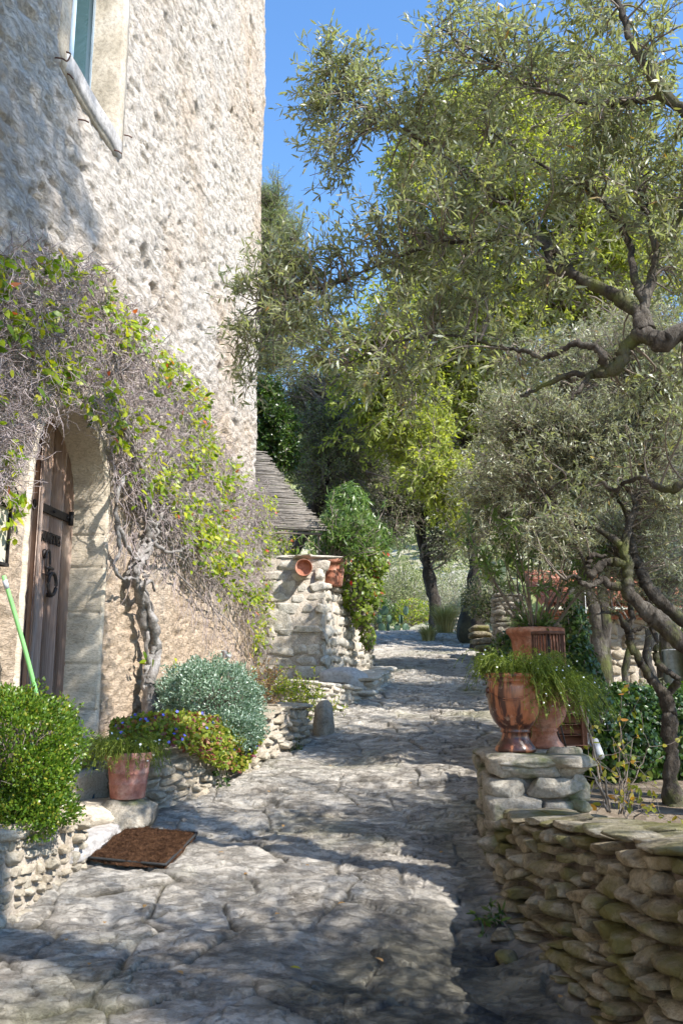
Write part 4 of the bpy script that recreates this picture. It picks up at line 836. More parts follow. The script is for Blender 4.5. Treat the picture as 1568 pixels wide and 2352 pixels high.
rb.build('footing_stones', M['mosswall'], w, kind='stuff')
w = thing('stone_pier', 'square pier of large mossy grey stones carrying the glazed urn', 'stone pier', (1.0, 4.9, .5))
rubble([(1.30, 5.35, .4, 1.115), (1.27, 4.72, .4, 1.115), (1.25, 4.63, .4, 1.115), (1.20, 4.60, .4, 1.115), (.86, 4.60, .45, 1.115), (.79, 4.61, .45, 1.115), (.765, 4.68, .45, 1.115), (.78, 5.0, .5, 1.115), (.80, 5.35, .5, 1.115)], -1, .115, (.13, .34), .15, .03, M['greywall'], M['mortar'], w, n=9, thick=.2, cap=False, corename='mortar_core', amp=.07, gap=.012, p=11)
C_ = []; H_ = []
for (x, y, hx, hy) in ((.93, 4.76, .18, .19), (1.14, 4.75, .17, .2), (.94, 5.12, .17, .18), (1.15, 5.14, .18, .2)): C_.append(np.array([x, y, 1.095])); H_.append([hx, hy, .032])
mb = MB(); stones(mb, C_, np.array([np.eye(3)]*4), np.array(H_), 9, 9, .06); mb.build('coping_stones', M['greywall'], w)
mb = MB(); mb.box((1.03, 5.0, .73), (.36, .62, .68)); mb.build('wall_core', M['mortar'], w)
# retaining wall going on up the path
w = thing('retaining_wall', 'long low rubble wall between the path and the sunken garden, behind the pier', 'stone wall', (1.6, 8, .8))
rubble([(.95, 5.38, .5, 1.08), (1.15, 6.2, .5, 1.08), (1.42, 7.2, .5, 1.10), (1.62, 8.2, .6, 1.14), (1.98, 10.5, .7, 1.36), (2.4, 13.2, 1.2, 1.7)], -1, .09, (.12, .28), .16, .03, M['warmwall'], M['mortar_light'], w, n=4, thick=.42, back=True, corename='mortar_core')
prof = [(0, 0), (.105, 0), (.112, .008), (.108, .022), (.09, .045), (.076, .07), (.070, .098), (.078, .102), (.080, .110), (.074, .116), (.086, .130), (.112, .162), (.130, .20), (.140, .25), (.1445, .30), (.144, .345), (.141, .365), (.146, .370), (.150, .378), (.146, .386), (.154, .392), (.158, .402), (.156, .414), (.148, .418), (.138, .414), (.132, .39)]
def prof_s(k): return [(a*k, b*k) for a, b in smooth_prof]
smooth_prof = prof[:2]+[tuple(p) for p in prof[2:]]
UG = 'terracotta urns on the pier'
u0 = W(1184, 1729, 4.86); u0[2] = 1.127
t = thing('urn', 'large glazed brown urn with a garland relief, on the front of the pier', 'urn', u0, UG)
pot(t, u0, prof, M['glaze'], 'urn_body')
mb = MB()
for sw, r_ in ((.045, .003), (.056, .0025)):
    for k in range(3):
        a0 = -2.9+k*2.1; a = np.linspace(a0, a0+2.0, 24); z = .325-sw*np.sin(np.linspace(0, math.pi, 24)); rr = np.interp(z, [p[1] for p in prof[10:17]], [p[0] for p in prof[10:17]])+.002
        mb.tubes(np.stack([np.cos(a)*rr, np.sin(a)*rr, z], -1)+u0, r_, 6)
for k in range(3):
    a = -2.9+k*2.1-.05; T_, Q_ = ST[4]; V = unit(T_)*[.014, .014, .018]+u0+[math.cos(a)*.146, math.sin(a)*.146, .325]; mb.add(V, Q_)
mb.build('garland', M['glaze'], t)
p_ = trailing(t, u0+[0, 0, .40], .12, 430, .14, .21, .12, .015, .0035, 18, M['daisy'], bias=(.25, -.05, 0), flowers=M['white'], fn=30, fs=.006)
trailing(t, u0+[.10, -.05, .40], .06, 260, .05, .20, .36, .019, .0045, 22, M['daisy'], bias=(.9, -.2, 0), flowers=M['white'], fn=60, fs=.006, K=10)
u1 = np.array([1.16, 5.13, 1.127]); t = thing('urn', 'paler matt terracotta urn half hidden behind the glazed urn', 'urn', u1, UG)
pot(t, u1, [(a*.95, b*.9) for a, b in prof], M['terra'], 'urn_body')
trailing(t, u1+[.04, 0, .36], .1, 260, .08, .22, .32, .015, .0035, 14, M['daisy'], bias=(.4, 0, 0), flowers=M['white'], fn=40, fs=.006)
# slatted wooden box
t = thing('wooden_planter', 'reddish-brown slatted wooden planter box standing on the wall behind the urns', 'planter box', (1.4, 6.0, 1.08))
c = W(1292, 1652, 5.85); x0, x1 = W(1236, 1650, 5.85)[0], W(1338, 1650, 5.85)[0]; z0, z1 = W(1300, 1712, 5.85)[2], W(1300, 1588, 5.85)[2]; mb = MB(); k = 5; sh = (z1-z0)/k
for i in range(k):
    for yy_, dd in ((5.85, 0), (6.25, 0)): mb.box(((x0+x1)/2, yy_, z0+sh*(i+.5)), (x1-x0, .02, sh-.008), bev=.003)
    for xx_ in (x0+.012, x1-.012): mb.box((xx_, 6.05, z0+sh*(i+.5)), (.02, .38, sh-.008), bev=.003)
mb.build('slats', M['redwood'], t); mb = MB()
for xx_ in (x0, x1): 
    for yy_ in (5.84, 6.26): MB().box((xx_, yy_, (z0+z1)/2), (.035, .035, z1-z0+.01), bev=.004).build('corner_post', M['redwood'], t)
for yy_ in (5.835, 6.265): mb.box(((x0+x1)/2, yy_, z0-.008), (x1-x0+.05, .05, .022), bev=.003)
mb.build('base_rail', M['redwood'], t)
mb = MB(); mb.box(((x0+x1)/2, 6.05, z1-.06), (x1-x0-.03, .37, .03)); mb.build('potting_soil', M['soil'], t)
# plinth, cage lamp, big pot of oleander
PX = W(1262, 1556, 6.6); mb = MB(); stones(mb, [np.array([PX[0], 6.62, 1.31])], np.array([np.eye(3)]), np.array([[.16, .14, .23]]), 9, 10, .03, facets=0)
mb.build('stone_plinth', M['whitewall'], None, label='pale stone plinth under the rusty cage lamp', cat='plinth')
t = thing('cage_lamp', 'rusty cylindrical bar-cage garden lamp with a clear bulb, in front of the big pot', 'lamp', (PX[0], 6.6, 1.53)); c = np.array([PX[0], 6.6, 1.53]); hh = .33; rr = .118
mb = MB(); an = np.linspace(0, 2*math.pi, 31)[:-1]
mb.tubes(np.stack([np.stack([np.cos(an)*rr, np.sin(an)*rr, 0*an], -1)+c+[0, 0, z] for z in (.0, hh/2, hh)], 1), .0045, 6); mb.build('cage_bars', M['rust'], t)
mb = MB()
for z in (.0, hh-.012): mb.lathe(c+[0, 0, z], [(rr-.006, -.006), (rr+.008, -.006), (rr+.008, .018), (rr-.006, .018), (rr-.006, -.006)], 40)
mb.lathe(c+[0, 0, hh], [(0, 0.004), (rr, .004)], 30); mb.build('hoops', M['rust'], t)
mb = MB(); mb.lathe(c+[0, 0, .05], [(0, 0), (.018, .004), (.034, .03), (.036, .05), (.028, .08), (.016, .11), (.014, .14)], 20); mb.build('bulb', M['bulb'], t)
mb = MB(); mb.lathe(c+[0, 0, .18], [(0, 0), (.018, 0), (.02, .05), (.012, .09), (.004, .15), (0, .15)], 14); mb.build('lamp_holder', M['iron'], t)
BC = W(1235, 1600, 7.05); BC[2] = 1.36
mb = MB(); stones(mb, [np.array([BC[0], 7.05, 1.19])], np.array([np.eye(3)]), np.array([[.24, .2, .17]]), 9, 10, .03, facets=0); mb.build('stone_plinth', M['greywall'], None, label='grey stone plinth under the big terracotta pot', cat='plinth')
t = thing('potted_oleander', 'big rimmed terracotta pot with a tall bare-stemmed oleander, right of the path', 'potted plant', BC)
R_, Hh = .232, .56; pot(t, BC, [(0, 0), (R_*.55, 0), (R_*.57, .01), (R_*.64, .12), (R_*.70, .24), (R_*.715, .245), (R_*.715, .262), (R_*.70, .268), (R_*.78, .38), (R_*.80, .40), (R_*.84, .47), (R_*.93, .505), (R_*.99, .515), (R_, .53), (R_*.99, .55), (R_*.93, .56), (R_*.87, .555), (R_*.84, .5)], M['terra'])
n = 26; a = ru(0, 6.28, n); P0 = BC+[0, 0, .52]+np.stack([np.cos(a), np.sin(a), 0*a], -1)*(R_*.5*ru(0, 1, n))[:, None]
D = np.stack([np.cos(a), np.sin(a), 0*a], -1)*ru(.15, .95, n)[:, None]+[0, 0, 1.]; cn_ = grow(P0, D, ru(.45, 1.0, n), 9, .07, .04)
mb = MB(); mb.tubes(cn_, np.linspace(.009, .0035, 9)[None], 6); mb.build('canes', M['twig'], t)
tw = grow(cn_[:, 6], unit(rn(n, 3)+[0, 0, .8]), ru(.2, .4, n), 6, .2); tw2 = grow(cn_[:, 8], D+rn(n, 3)*.5, ru(.15, .35, n), 6, .2); tb = grow(P0[:14]+[0, 0, .0], unit(rn(14, 3)*[1, 1, .3]+[0, 0, .9]), ru(.1, .28, 14), 6, .2)
p, d = on_twigs(np.concatenate([tw, tw2, tb]), 30, .9, .2); MB().add(*leafverts(p, d+[0, 0, .1], unit(rn(len(p), 3)*.7+[0, 0, 1.]), .105*ru(.5, 1.2, len(p)), .017*ru(.8, 1.2, len(p)))).build('foliage', M['oleander'], t)
MB().tubes(np.concatenate([tw, tw2, tb]), .0028, 4, cap=False).build('twigs', M['twig'], t)
# spotlights low in the garden
t = thing('garden_spotlight', 'white cylindrical garden spotlight clamped low behind the pier', 'light', W(1370, 1740, 5.9)); a, b_ = W(1366, 1702, 5.9), W(1378, 1738, 5.75)
mb = MB(); mb.tubes([a, b_], [.022, .026], 16); mb.build('lamp_head', M['greypl'], t); mb = MB(); mb.tubes(smooth_line([W(1348, 1700, 5.9), W(1356, 1712, 5.9), W(1368, 1716, 5.85)], 4), .008, 8); mb.box(W(1347, 1697, 5.9), (.03, .03, .07), rz=.4); mb.build('bracket', M['greypl'], t)
# thin black stakes
for a, b_, lb in (((1250, 1560, 5.3), (1290, 1718, 5.3), 'thin black metal stake leaning across the planter box, the left one'), ((1270, 1590, 5.28), (1300, 1720, 5.28), 'thin black metal stake leaning across the planter box, the right one'), ((1325, 1760, 5.6), (1352, 1860, 5.6), 'thin black metal stake in the bed right of the pier')):
    mb = MB(); A_, B_ = W(*a), W(*b_); mb.tubes(A_+(B_-A_)*np.linspace(0, 1, 6)[:, None]+.002*rn(6, 3), .0045, 6); mb.build('metal_stake', M['iron'], None, label=lb, cat='stake', group='black metal stakes')
# saplings with yellow leaves
def canes(name, label, lines, Y, nl, cat='sapling', r=.006):
    base = W(*lines[0][0], Y); t = thing(name, label, cat, base, 'yellowing saplings right of the pier'); mb = MB(); TW = []
    for ln in lines:
        l = smooth_line([W(x, y, Y+.15*random.uniform(-1, 1)) for x, y in ln], 5); l = l+.005*rn(len(l), 3); mb.tubes(l, np.linspace(r, r*.4, len(l))[None], 6); k = rng.integers(2, len(l), 7); TW.append(grow(l[k], unit(rn(7, 3)+[0, 0, .5]), ru(.08, .3, 7), 6, .2))
    T_ = np.concatenate(TW); mb.tubes(T_, .0018, 4, cap=False); mb.build('stems', M['twig'], t)
    p, d = on_twigs(T_, nl, .9, .3); MB().add(*ovalverts(p, d+[0, 0, -.3], unit(rn(len(p), 3)+[0, -.5, .6]), .055*ru(.5, 1.1, len(p)), .028*ru(.7, 1.1, len(p)))).build('foliage', M['sapling'], t)
canes('sapling', 'tall bare-caned sapling with a few yellow leaves, close to the pier', [[(1395, 1860), (1375, 1790), (1355, 1700), (1330, 1600)], [(1400, 1860), (1390, 1800), (1365, 1730), (1345, 1640)], [(1398, 1865), (1372, 1800), (1350, 1760)]], 5.6, 2, r=.009)
canes('sapling', 'slender sapling with yellow and orange leaves in front of the ivy bank', [[(1425, 1870), (1422, 1780), (1424, 1680), (1425, 1600)], [(1425, 1870), (1450, 1800), (1480, 1740), (1490, 1700)], [(1420, 1870), (1430, 1800), (1440, 1740)], [(1430, 1870), (1436, 1790), (1452, 1700)]], 5.9, 3)
canes('sapling', 'low sapling with yellow-green leaves at the edge of the bare soil', [[(1440, 1880), (1460, 1860), (1500, 1850)], [(1436, 1885), (1440, 1850), (1450, 1800)], [(1450, 1885), (1480, 1870), (1530, 1880)]], 5.5, 3, r=.004)
# ---------------------------------------------------------------- ivy banks and garden pillars
def ivybank(name, label, lumps, n, L, Wd, mat=None, cat='ivy', shape=ovalverts):
    c0 = np.array(lumps[0][0]); t = thing(name, label, cat, (c0[0], c0[1], c0[2]-lumps[0][1][2])); mb = MB(); tot = sum(l[1][0]*l[1][2] for l in lumps); cb = MB()
    for i, (c, r) in enumerate(lumps):
        k = int(n*r[0]*r[2]/tot); d = unit(rn(k, 3)); rr = ru(.78, 1.03, k)*(1+.25*fbm(d[:, 0]*3+i, d[:, 1]*3, d[:, 2]*3, 3, i)); P = np.array(c)+d*rr[:, None]*np.array(r)
        N = unit(d+.5*rn(k, 3)+[0, -.3, .2]); D = unit(np.cross(N, rn(k, 3))+[0, 0, -.6]); mb.add(*shape(P, D, N, L*ru(.5, 1.2, k), Wd*ru(.6, 1.15, k)))
        T, Q = ST[9]; dd = unit(T); m2 = 60; s0 = np.array(c)-[0, 0, r[2]]; e = np.array(c)+unit(rn(m2, 3))*np.array(r)*.95; cb.tubes(np.array(c)+.0*e[:, None]+((s0-c)[None, None]*(1-np.linspace(0, 1, 5))[None, :, None]+(e-c)[:, None]*np.linspace(0, 1, 5)[None, :, None])+.03*rn(m2, 5, 3), .004, 4)
    mb.build('foliage', mat or M['ivy'], t); cb.build('stems', M['twig'], t); return t
ivybank('ivy_bank', 'dark green ivy-covered bank across the back of the sunken garden', [(W(1400, 1720, 8.1), (.5, .4, .42)), (W(1480, 1690, 8.3), (.55, .45, .48)), (W(1560, 1700, 8.2), (.5, .4, .42)), (W(1640, 1690, 8.2), (.6, .4, .45)), (W(1345, 1660, 8.0), (.3, .3, .3)), (W(1560, 1640, 8.8), (.5, .4, .3)), (W(1420, 1640, 8.6), (.4, .3, .28))], 26000, .045, .045)
ivybank('ivy_shrub', 'bright green ivy climbing the concrete pillar behind the big pot', [(W(1330, 1560, 7.6), (.2, .2, .3)), (W(1320, 1470, 8.2), (.13, .15, .4)), (W(1170, 1500, 7.8), (.16, .2, .2)), (W(1150, 1545, 7.4), (.13, .15, .17)), (W(1345, 1610, 7.2), (.16, .15, .22)), (W(1215, 1590, 7.5), (.2, .15, .2))], 9000, .042, .04, M['laurel'])
def pillar(label, x0, x1, ytop, ybot, Y, lean=0, dep=.16):
    a = W(x0, ybot, Y); b_ = W(x1, ybot, Y); tz = W(x0, ytop, Y)[2]; wd = b_[0]-a[0]; zb = min(float(H(a[0], Y)), a[2])-.1; mb = MB(); h = tz-zb
    ax = unit(np.array([lean, 0, 1.])); X_ = np.array([ax[2], 0, -ax[0]]); mb.box(((a+b_)/2*[1, 1, 0])+[lean*h/2, dep/2, (zb+tz)/2], (wd, dep, h), ax=[X_, (0, 1, 0), ax], bev=.012)
    return mb.build('concrete_pillar', M['concrete'], None, label=label, cat='pillar', group='grey concrete garden pillars')
pillar('tall light grey concrete pillar rising from the ivy right of the big pot', 1322, 1354, 1335, 1530, 9.2)
pillar('grey concrete slab pillar in front of the stone hut, under the tiled eave', 1374, 1410, 1418, 1588, 9.6, -.03, .22)
pillar('grey concrete pillar at the right edge of the picture behind the olive trunk', 1552, 1590, 1490, 1640, 9.0, -.03, .2)
# stone hut with tiled roof
hut = thing('stone_hut', 'rubble stone hut with a red clay tile roof behind the olive trees', 'outbuilding', (4.2, 13.5, 1.2))
x0 = W(1262, 1450, 13.5)[0]; x1 = W(1560, 1450, 13.5)[0]; zt = W(1400, 1412, 13.5)[2]
rubble([(x0, 13.5, 1.0, zt), ((x0+x1)/2, 13.5, 1.0, zt), (x1, 13.5, 1.0, zt)], 1, .12, (.14, .32), .16, 0, M['warmwall'], M['mortar_light'], hut, n=4, thick=2.6, cap=False, corename='wall', amp=.15)
hut.children[0].name = 'rubble_facing'
mb = MB(); n = 22; xs_ = np.linspace(x0-.1, x1+.1, n)
for i, x in enumerate(xs_):
    for dx, r_, s_ in ((0, .075, 1), ((xs_[1]-xs_[0])/2, .06, -1)):
        an = np.linspace(0, math.pi, 7) if s_ > 0 else np.linspace(math.pi, 2*math.pi, 7)
        for kk in range(6):
            ya, yb = 13.2+kk*.27, 13.2+kk*.27+.32; za, zb = zt+.10+kk*.115+.018, zt+.10+kk*.115+.14
            G = np.stack([np.stack([x+dx+r_*np.cos(an), np.full(7, ya), za+r_*np.sin(an)*.9+.03*(s_ < 0)], -1), np.stack([x+dx+r_*.85*np.cos(an), np.full(7, yb), zb+r_*.85*np.sin(an)*.9+.03*(s_ < 0)], -1)]); G2 = G-np.array([0, 0, .014]); V, q = grid(G); mb.add(V, q); V, q = grid(G2); mb.add(V, q); mb.add(np.concatenate([G[0], G2[0]]), np.array([[j, j+7, j+8, j+1] for j in range(6)]))
mb.build('roof', M['tile'], hut)
mb = MB(); mb.box(((x0+x1)/2, 13.34, zt+.03), (x1-x0+.2, .26, .06)); mb.box(((x0+x1)/2, 13.42, zt-.04), (x1-x0+.1, .12, .07)); mb.build('eave', M['terra'], hut)
# rubble pillar further up and details round the far bend
w = thing('rubble_pillar', 'square rubble stone pillar beside the path under the grey olives', 'stone pier', W(1172, 1560, 12.6))
a, b_ = W(1142, 1500, 12.6)[0], W(1206, 1500, 12.6)[0]; zt = W(1170, 1362, 12.6)[2]
rubble([(b_, 13.0, 1.0, zt), (b_, 12.68, 1.0, zt), (b_-.04, 12.6, 1.0, zt), (a+.04, 12.6, 1.2, zt), (a, 12.66, 1.2, zt), (a, 13.0, 1.2, zt)], -1, .075, (.1, .26), .1, 0, M['greywall'], M['mortar'], w, n=4, thick=.18, cap=False, corename='mortar_core')
mb = MB(); mb.box(((a+b_)/2, 12.85, (1+zt)/2-.02), (b_-a-.12, .4, zt-1.0)); mb.build('infill', M['mortar'], w)
p = Wg(1072, 1476); mb = MB(); stones(mb, [np.array([p[0]+.02, p[1]+.1, p[2]+.42])], np.array([[unit(np.array([1, 0, -.3])), np.array([0, 1., 0]), unit(np.array([.3, 0, 1]))]]), np.array([[.2, .3, .52]]), 9, 3, .1)
mb.build('boulder', plain('dark_mossy_rock', (.012, .012, .01), (.05, .05, .03), 5, .9, 1, .03), None, label='dark mossy upright boulder at the right side of the bend', cat='rock')
w = thing('planter_wall', 'short sunlit dry-stone wall at the crest of the path beside the pale grass', 'stone wall', W(1035, 1450, 19.5), 'dry-stone walls edging the path')
c = Wg(1012, 1447); d_ = Wg(1060, 1452); rubble([(c[0]-.1, c[1]+1.5, c[2]-.2, c[2]+.3), (c[0], c[1], c[2]-.2, c[2]+.28), (d_[0], c[1]-.2, c[2]-.2, c[2]+.33), (d_[0]+.7, c[1]-.3, c[2]-.2, c[2]+.36)], 1, .1, (.15, .35), .2, 0, M['whitewall'], M['mortar_light'], w, n=4, thick=.4, corename='mortar_core')
w = thing('garden_steps', 'shadowed rough stone steps between the thin trunk and the rubble pillar', 'steps', W(1120, 1470, 15.5)); C_ = []; H_ = []
for k in range(6): C_.append(np.array([W(1122, 1480, 15.2)[0]+random.uniform(-.05, .05), 15.2+k*.18, zg(15)+.0+k*.13])); H_.append([.2, .25, .07])
for a_, b_ in zip(C_, H_): mb = MB(); stones(mb, [a_], np.array([np.eye(3)]), np.array([b_]), 6, 5, .1); mb.build('step', M['mosswall'], w)  # darker lichened stone puts the shadow on these steps into their colour
c = W(1022, 1424, 20.5); grass('grass_clump', 'large pale feathery grass clump at the crest of the path', [c[0], 20.6, float(zg(20.6))+.15], 900, 1.05, M['dry'], .2, .75, G_, .008)
c = W(985, 1440, 20); grass('grass_clump', 'smaller drooping pale grass clump left of the crest wall', [c[0], 20.2, float(zg(20))], 500, .6, M['dry'], .15, .6, G_, .008)
# prickly pear
t = thing('prickly_pear', 'grey-green prickly pear cactus beyond the crest left of the dark trunk', 'cactus', W(905, 1430, 25)); T_, Q_ = ST[6]; pr_ = []
c = W(893, 1432, 24.5); base = np.array([c[0], 24.5, float(zg(24.5))])
for i in range(17):
    if i < 6: o_ = base+[random.uniform(-.6, .6), random.uniform(-.2, .2), .1]
    else: q0 = random.choice(pr_); o_ = q0+[random.uniform(-.2, .2), random.uniform(-.1, .1), .24]
    pr_.append(o_); an = random.uniform(0, 3.1); A_ = np.array([[math.cos(an), math.sin(an), 0], [-math.sin(an), math.cos(an), 0], [0, 0, 1.]]); MB().add(unit(T_)*[.10, .03, .13]@A_+o_, Q_).build('pad', M['cactus'], t)

# ---------------------------------------------------------------- trees
def lump_pts(lumps, n):
    """lumps: (x,y,rx,ry,Y,rY[,w]) on the 1568 copy, turned into world ellipsoids"""
    C = []; Rr = []; wt = []
    for l in lumps:
        x, y, rx, ry, Y, rY = l[:6]; c = W(x, y, Y); C.append(c); Rr.append([rx*Y/F, rY, ry*Y/F]); wt.append((l[6] if len(l) > 6 else 1)*rx*ry*(Y/F)**2)
    wt = np.array(wt)/sum(wt); k = rng.choice(len(C), n, p=wt); d = unit(rn(n, 3))*(ru(0, 1, n)**.45)[:, None]
    return np.array(C)[k]+d*np.array(Rr)[k], d
def tube_limb(mb, pts, rad, k=6, gn=.12, n=10, wob=0.0):
    l = smooth_line(np.c_[np.array(pts), np.linspace(rad[0], rad[1], len(pts)) if len(rad) == 2 else np.array(rad)], k)
    p = l[:, :3]; m_ = len(p); p = p+wob*rn(m_, 3)*(np.arange(m_) > 0)[:, None]; q0 = np.arange(m_); sd = random.uniform(0, 99); r = l[:, 3]*(1+gn*1.6*vn(q0*.45+sd, 0)); mb.tubes(p, np.maximum(r, .002)[None], n)
    Vv = mb.v[-1]; rr = np.concatenate([np.repeat(r, n), r[:1], r[-1:]])[:, None]; g = .32*rr; f = 5.; Vv += g*np.stack([vn(Vv[:, 0]*f*3+k*9, Vv[:, 1]*f*3, Vv[:, 2]*f) for k in range(3)], -1); return l
def crown(t, limbpts, limbr, targets, nt, nl, tl, L, Wd, mat, K=8, br=.007, wob=.22, upz=0, tw_r=.0014, sub=.35, leafshape=leafverts, twig=None, spread=.8, droop=0.0, ntw=None):
    """branches from the nearest limb point to each target, shoots round its end, leaves on the shoots"""
    LP = np.asarray(limbpts); n = len(targets); 
    d = np.linalg.norm(targets[:, None]-LP[None], axis=2)*(1+.35*rng.random((n, len(LP)))); i = d.argmin(1); S0 = LP[i]; v = targets-S0; ln = np.linalg.norm(v, axis=1)
    tt = np.linspace(0, 1, K)[None, :, None]; P = S0[:, None]+v[:, None]*tt; off = rn(n, 1, 3)*np.sin(tt*math.pi)*ln[:, None, None]*.10+rn(n, 1, 3)*np.sin(tt*2*math.pi)*ln[:, None, None]*.05
    P = P+off+np.array([0, 0, 1.])*np.sin(tt*math.pi)*ln[:, None, None]*.06
    r0 = np.minimum(np.minimum(br*(.5+ln*.8), limbr[i]*.6), br*2.5); mb = MB(); mb.tubes(P, (r0[:, None]*(1-np.linspace(0, 1, K)[None])+.0018), 5, cap=False)
    f = ru(sub, 1, n, nt)*(K-1); a = np.minimum(f.astype(int), K-2); w = (f-a)[..., None]; ii = np.arange(n)[:, None]; p0 = (P[ii, a]*(1-w)+P[ii, a+1]*w).reshape(-1, 3); dr = unit((P[ii, a+1]-P[ii, a]).reshape(-1, 3))
    tw = grow(p0, dr*.7+.8*rn(len(p0), 3)*.7+np.array([0, 0, upz]), tl*ru(.5, 1.2, len(p0)), 6, wob, droop); mb.tubes(tw, np.linspace(tw_r*1.3, tw_r*.7, 6)[None], 3, cap=False); mb.build('branches', twig or M['twig'], t)
    p, d = on_twigs(tw, nl, spread, .1); m_ = len(p); LV = MB().add(*leafshape(p, unit(d+np.array([0, 0, droop*3])), unit(rn(m_, 3)*.8+[0, -.1, .7]), L*ru(.55, 1.2, m_), Wd*ru(.7, 1.2, m_))); LV.build('foliage', mat, t); print(t.name, 'leaves', m_)
def tree_limbs(t, specs, mat=None, name='limb', gn=.10, wob=.0):
    LP = []; LR = []
    for j, (pts, rad) in enumerate(specs):
        mb = MB(); l = tube_limb(mb, pts, rad, 6, gn, 12, wob); LP.append(l[:, :3]); LR.append(l[:, 3]); mb.build('trunk' if j == 0 else name, mat or M['bark'], t)
    return np.concatenate(LP), np.concatenate(LR)
PX = lambda pts: [W(*p) for p in pts]
OG = 'old olive trees of the sunken garden'
# A: near olive reaching over the path from the right
A = thing('olive_tree', 'near olive tree whose mossy limb enters at the right edge and arches over the path', 'tree', (2.35, 3.3, .42), OG)
lp, lr = tree_limbs(A, [
 ([(2.4, 3.25, .3), (2.3, 3.3, 1.2), (2.2, 3.35, 2.1), (1.9, 3.5, 2.75), W(1660, 800, 3.55), W(1568, 769, 3.6), W(1520, 785, 3.62), W(1481, 765, 3.65)], (.14, .12, .11, .08, .058, .048, .042, .04)),
 (PX([(1481, 765, 3.65), (1465, 722, 3.7), (1415, 683, 3.75), (1364, 656, 3.8), (1309, 625, 3.85), (1266, 613, 3.9), (1258, 574, 3.95), (1235, 548, 4.0), (1180, 545, 4.1), (1080, 552, 4.2), (1000, 562, 4.3), (900, 595, 4.4), (800, 640, 4.5), (690, 680, 4.55), (600, 700, 4.6)]), (.038, .034, .03, .027, .024, .022, .02, .017, .015, .012, .010, .008, .007, .005, .003)),
 (PX([(1309, 625, 3.85), (1293, 597, 3.9), (1274, 574, 3.95), (1230, 530, 4.05), (1170, 470, 4.2), (1080, 400, 4.3), (980, 330, 4.4), (880, 270, 4.5), (790, 210, 4.6), (750, 150, 4.65)]), (.026, .024, .022, .019, .016, .013, .01, .008, .006, .004)),
 (PX([(1481, 765, 3.65), (1442, 793, 3.7), (1418, 839, 3.72), (1379, 855, 3.75), (1346, 862, 3.78)]), (.038, .034, .03, .025, .018)),
 (PX([(1387, 843, 3.74), (1382, 815, 3.7), (1360, 795, 3.72), (1325, 790, 3.75), (1278, 808, 3.8), (1247, 822, 3.85), (1208, 806, 3.9), (1150, 800, 4.0), (1090, 780, 4.1), (1000, 770, 4.2), (900, 790, 4.3), (800, 830, 4.4)]), (.020, .018, .017, .015, .013, .011, .010, .009, .008, .006, .005, .003)),
 (PX([(1346, 862, 3.78), (1310, 860, 3.8), (1250, 884, 3.85), (1198, 908, 3.9)]), (.016, .013, .01, .006)),
 (PX([(1352, 862, 3.77), (1335, 885, 3.75), (1309, 917, 3.75)]), (.012, .01, .006)),
 (PX([(1493, 755, 3.65), (1481, 697, 3.7), (1500, 620, 3.75), (1506, 571, 3.78), (1490, 500, 3.8), (1465, 430, 3.9), (1440, 330, 4.0), (1400, 230, 4.1), (1340, 120, 4.2)]), (.026, .022, .019, .017, .014, .011, .009, .007, .004)),
 (PX([(1481, 700, 3.7), (1455, 640, 3.75), (1445, 560, 3.85), (1400, 480, 3.95), (1320, 420, 4.1), (1230, 370, 4.2), (1120, 300, 4.3)]), (.022, .02, .017, .014, .011, .008, .004)),
 ([(1.95, 3.45, 2.7), W(1720, 420, 3.6), W(1640, 330, 3.55), W(1568, 254, 3.5), W(1525, 216, 3.5), W(1481, 146, 3.5), W(1443, 70, 3.55), W(1417, 0, 3.6), W(1380, -90, 3.7)], (.06, .045, .035, .026, .023, .02, .017, .014, .01)),
 (PX([(1525, 216, 3.5), (1470, 230, 3.6), (1390, 240, 3.75), (1300, 225, 3.9), (1180, 180, 4.05), (1080, 110, 4.2), (1000, 60, 4.3)]), (.014, .012, .011, .009, .008, .006, .004)),
 (PX([(1506, 571, 3.78), (1550, 520, 3.75), (1568, 470, 3.7), (1600, 380, 3.7)]), (.014, .012, .01, .006)),
 (PX([(1568, 1110, 4.2), (1530, 1125, 4.25), (1480, 1098, 4.3), (1430, 1110, 4.4), (1412, 1128, 4.45), (1352, 1092, 4.5), (1290, 1108, 4.6), (1240, 1140, 4.7)]), (.022, .018, .014, .011, .01, .009, .007, .004)),
 ([(2.28, 3.32, 1.4), (2.2, 3.9, 2.1), W(1640, 1130, 4.15), W(1568, 1110, 4.2)], (.05, .04, .03, .022)),
], wob=.004)
targA, _ = lump_pts([(800, 170, 100, 110, 4.6, .3, 1.1), (720, 270, 75, 90, 4.6, .3, 1.1), (760, 400, 80, 80, 4.6, .3, .8), (940, 300, 140, 170, 4.5, .4, 1), (700, 600, 130, 90, 4.6, .3, 1.0), (590, 670, 85, 45, 4.6, .2, .9), (560, 810, 42, 120, 4.6, .15, .7), (720, 760, 120, 110, 4.5, .3, 1), (880, 560, 150, 130, 4.4, .4, 1), (1050, 480, 180, 150, 4.2, .4, 1), (1100, 200, 170, 170, 4.2, .5, 1), (1300, 100, 200, 140, 4.0, .5, .9), (1480, 180, 140, 200, 3.7, .5, .8), (1350, 380, 190, 160, 3.9, .5, .9), (1000, 700, 200, 130, 4.3, .4, .9), (1250, 600, 170, 130, 4.0, .4, .6), (1500, 470, 120, 160, 3.8, .4, .7), (880, 860, 160, 90, 4.3, .4, .8), (1150, 850, 180, 90, 4.1, .4, .5), (1450, 900, 150, 110, 4.0, .4, .35), (1060, 40, 110, 60, 4.3, .3, 1), (1300, 1100, 160, 120, 4.5, .3, .2), (1545, 620, 60, 90, 3.8, .4, 1), (1540, 400, 70, 100, 3.9, .4, 1)], 700)
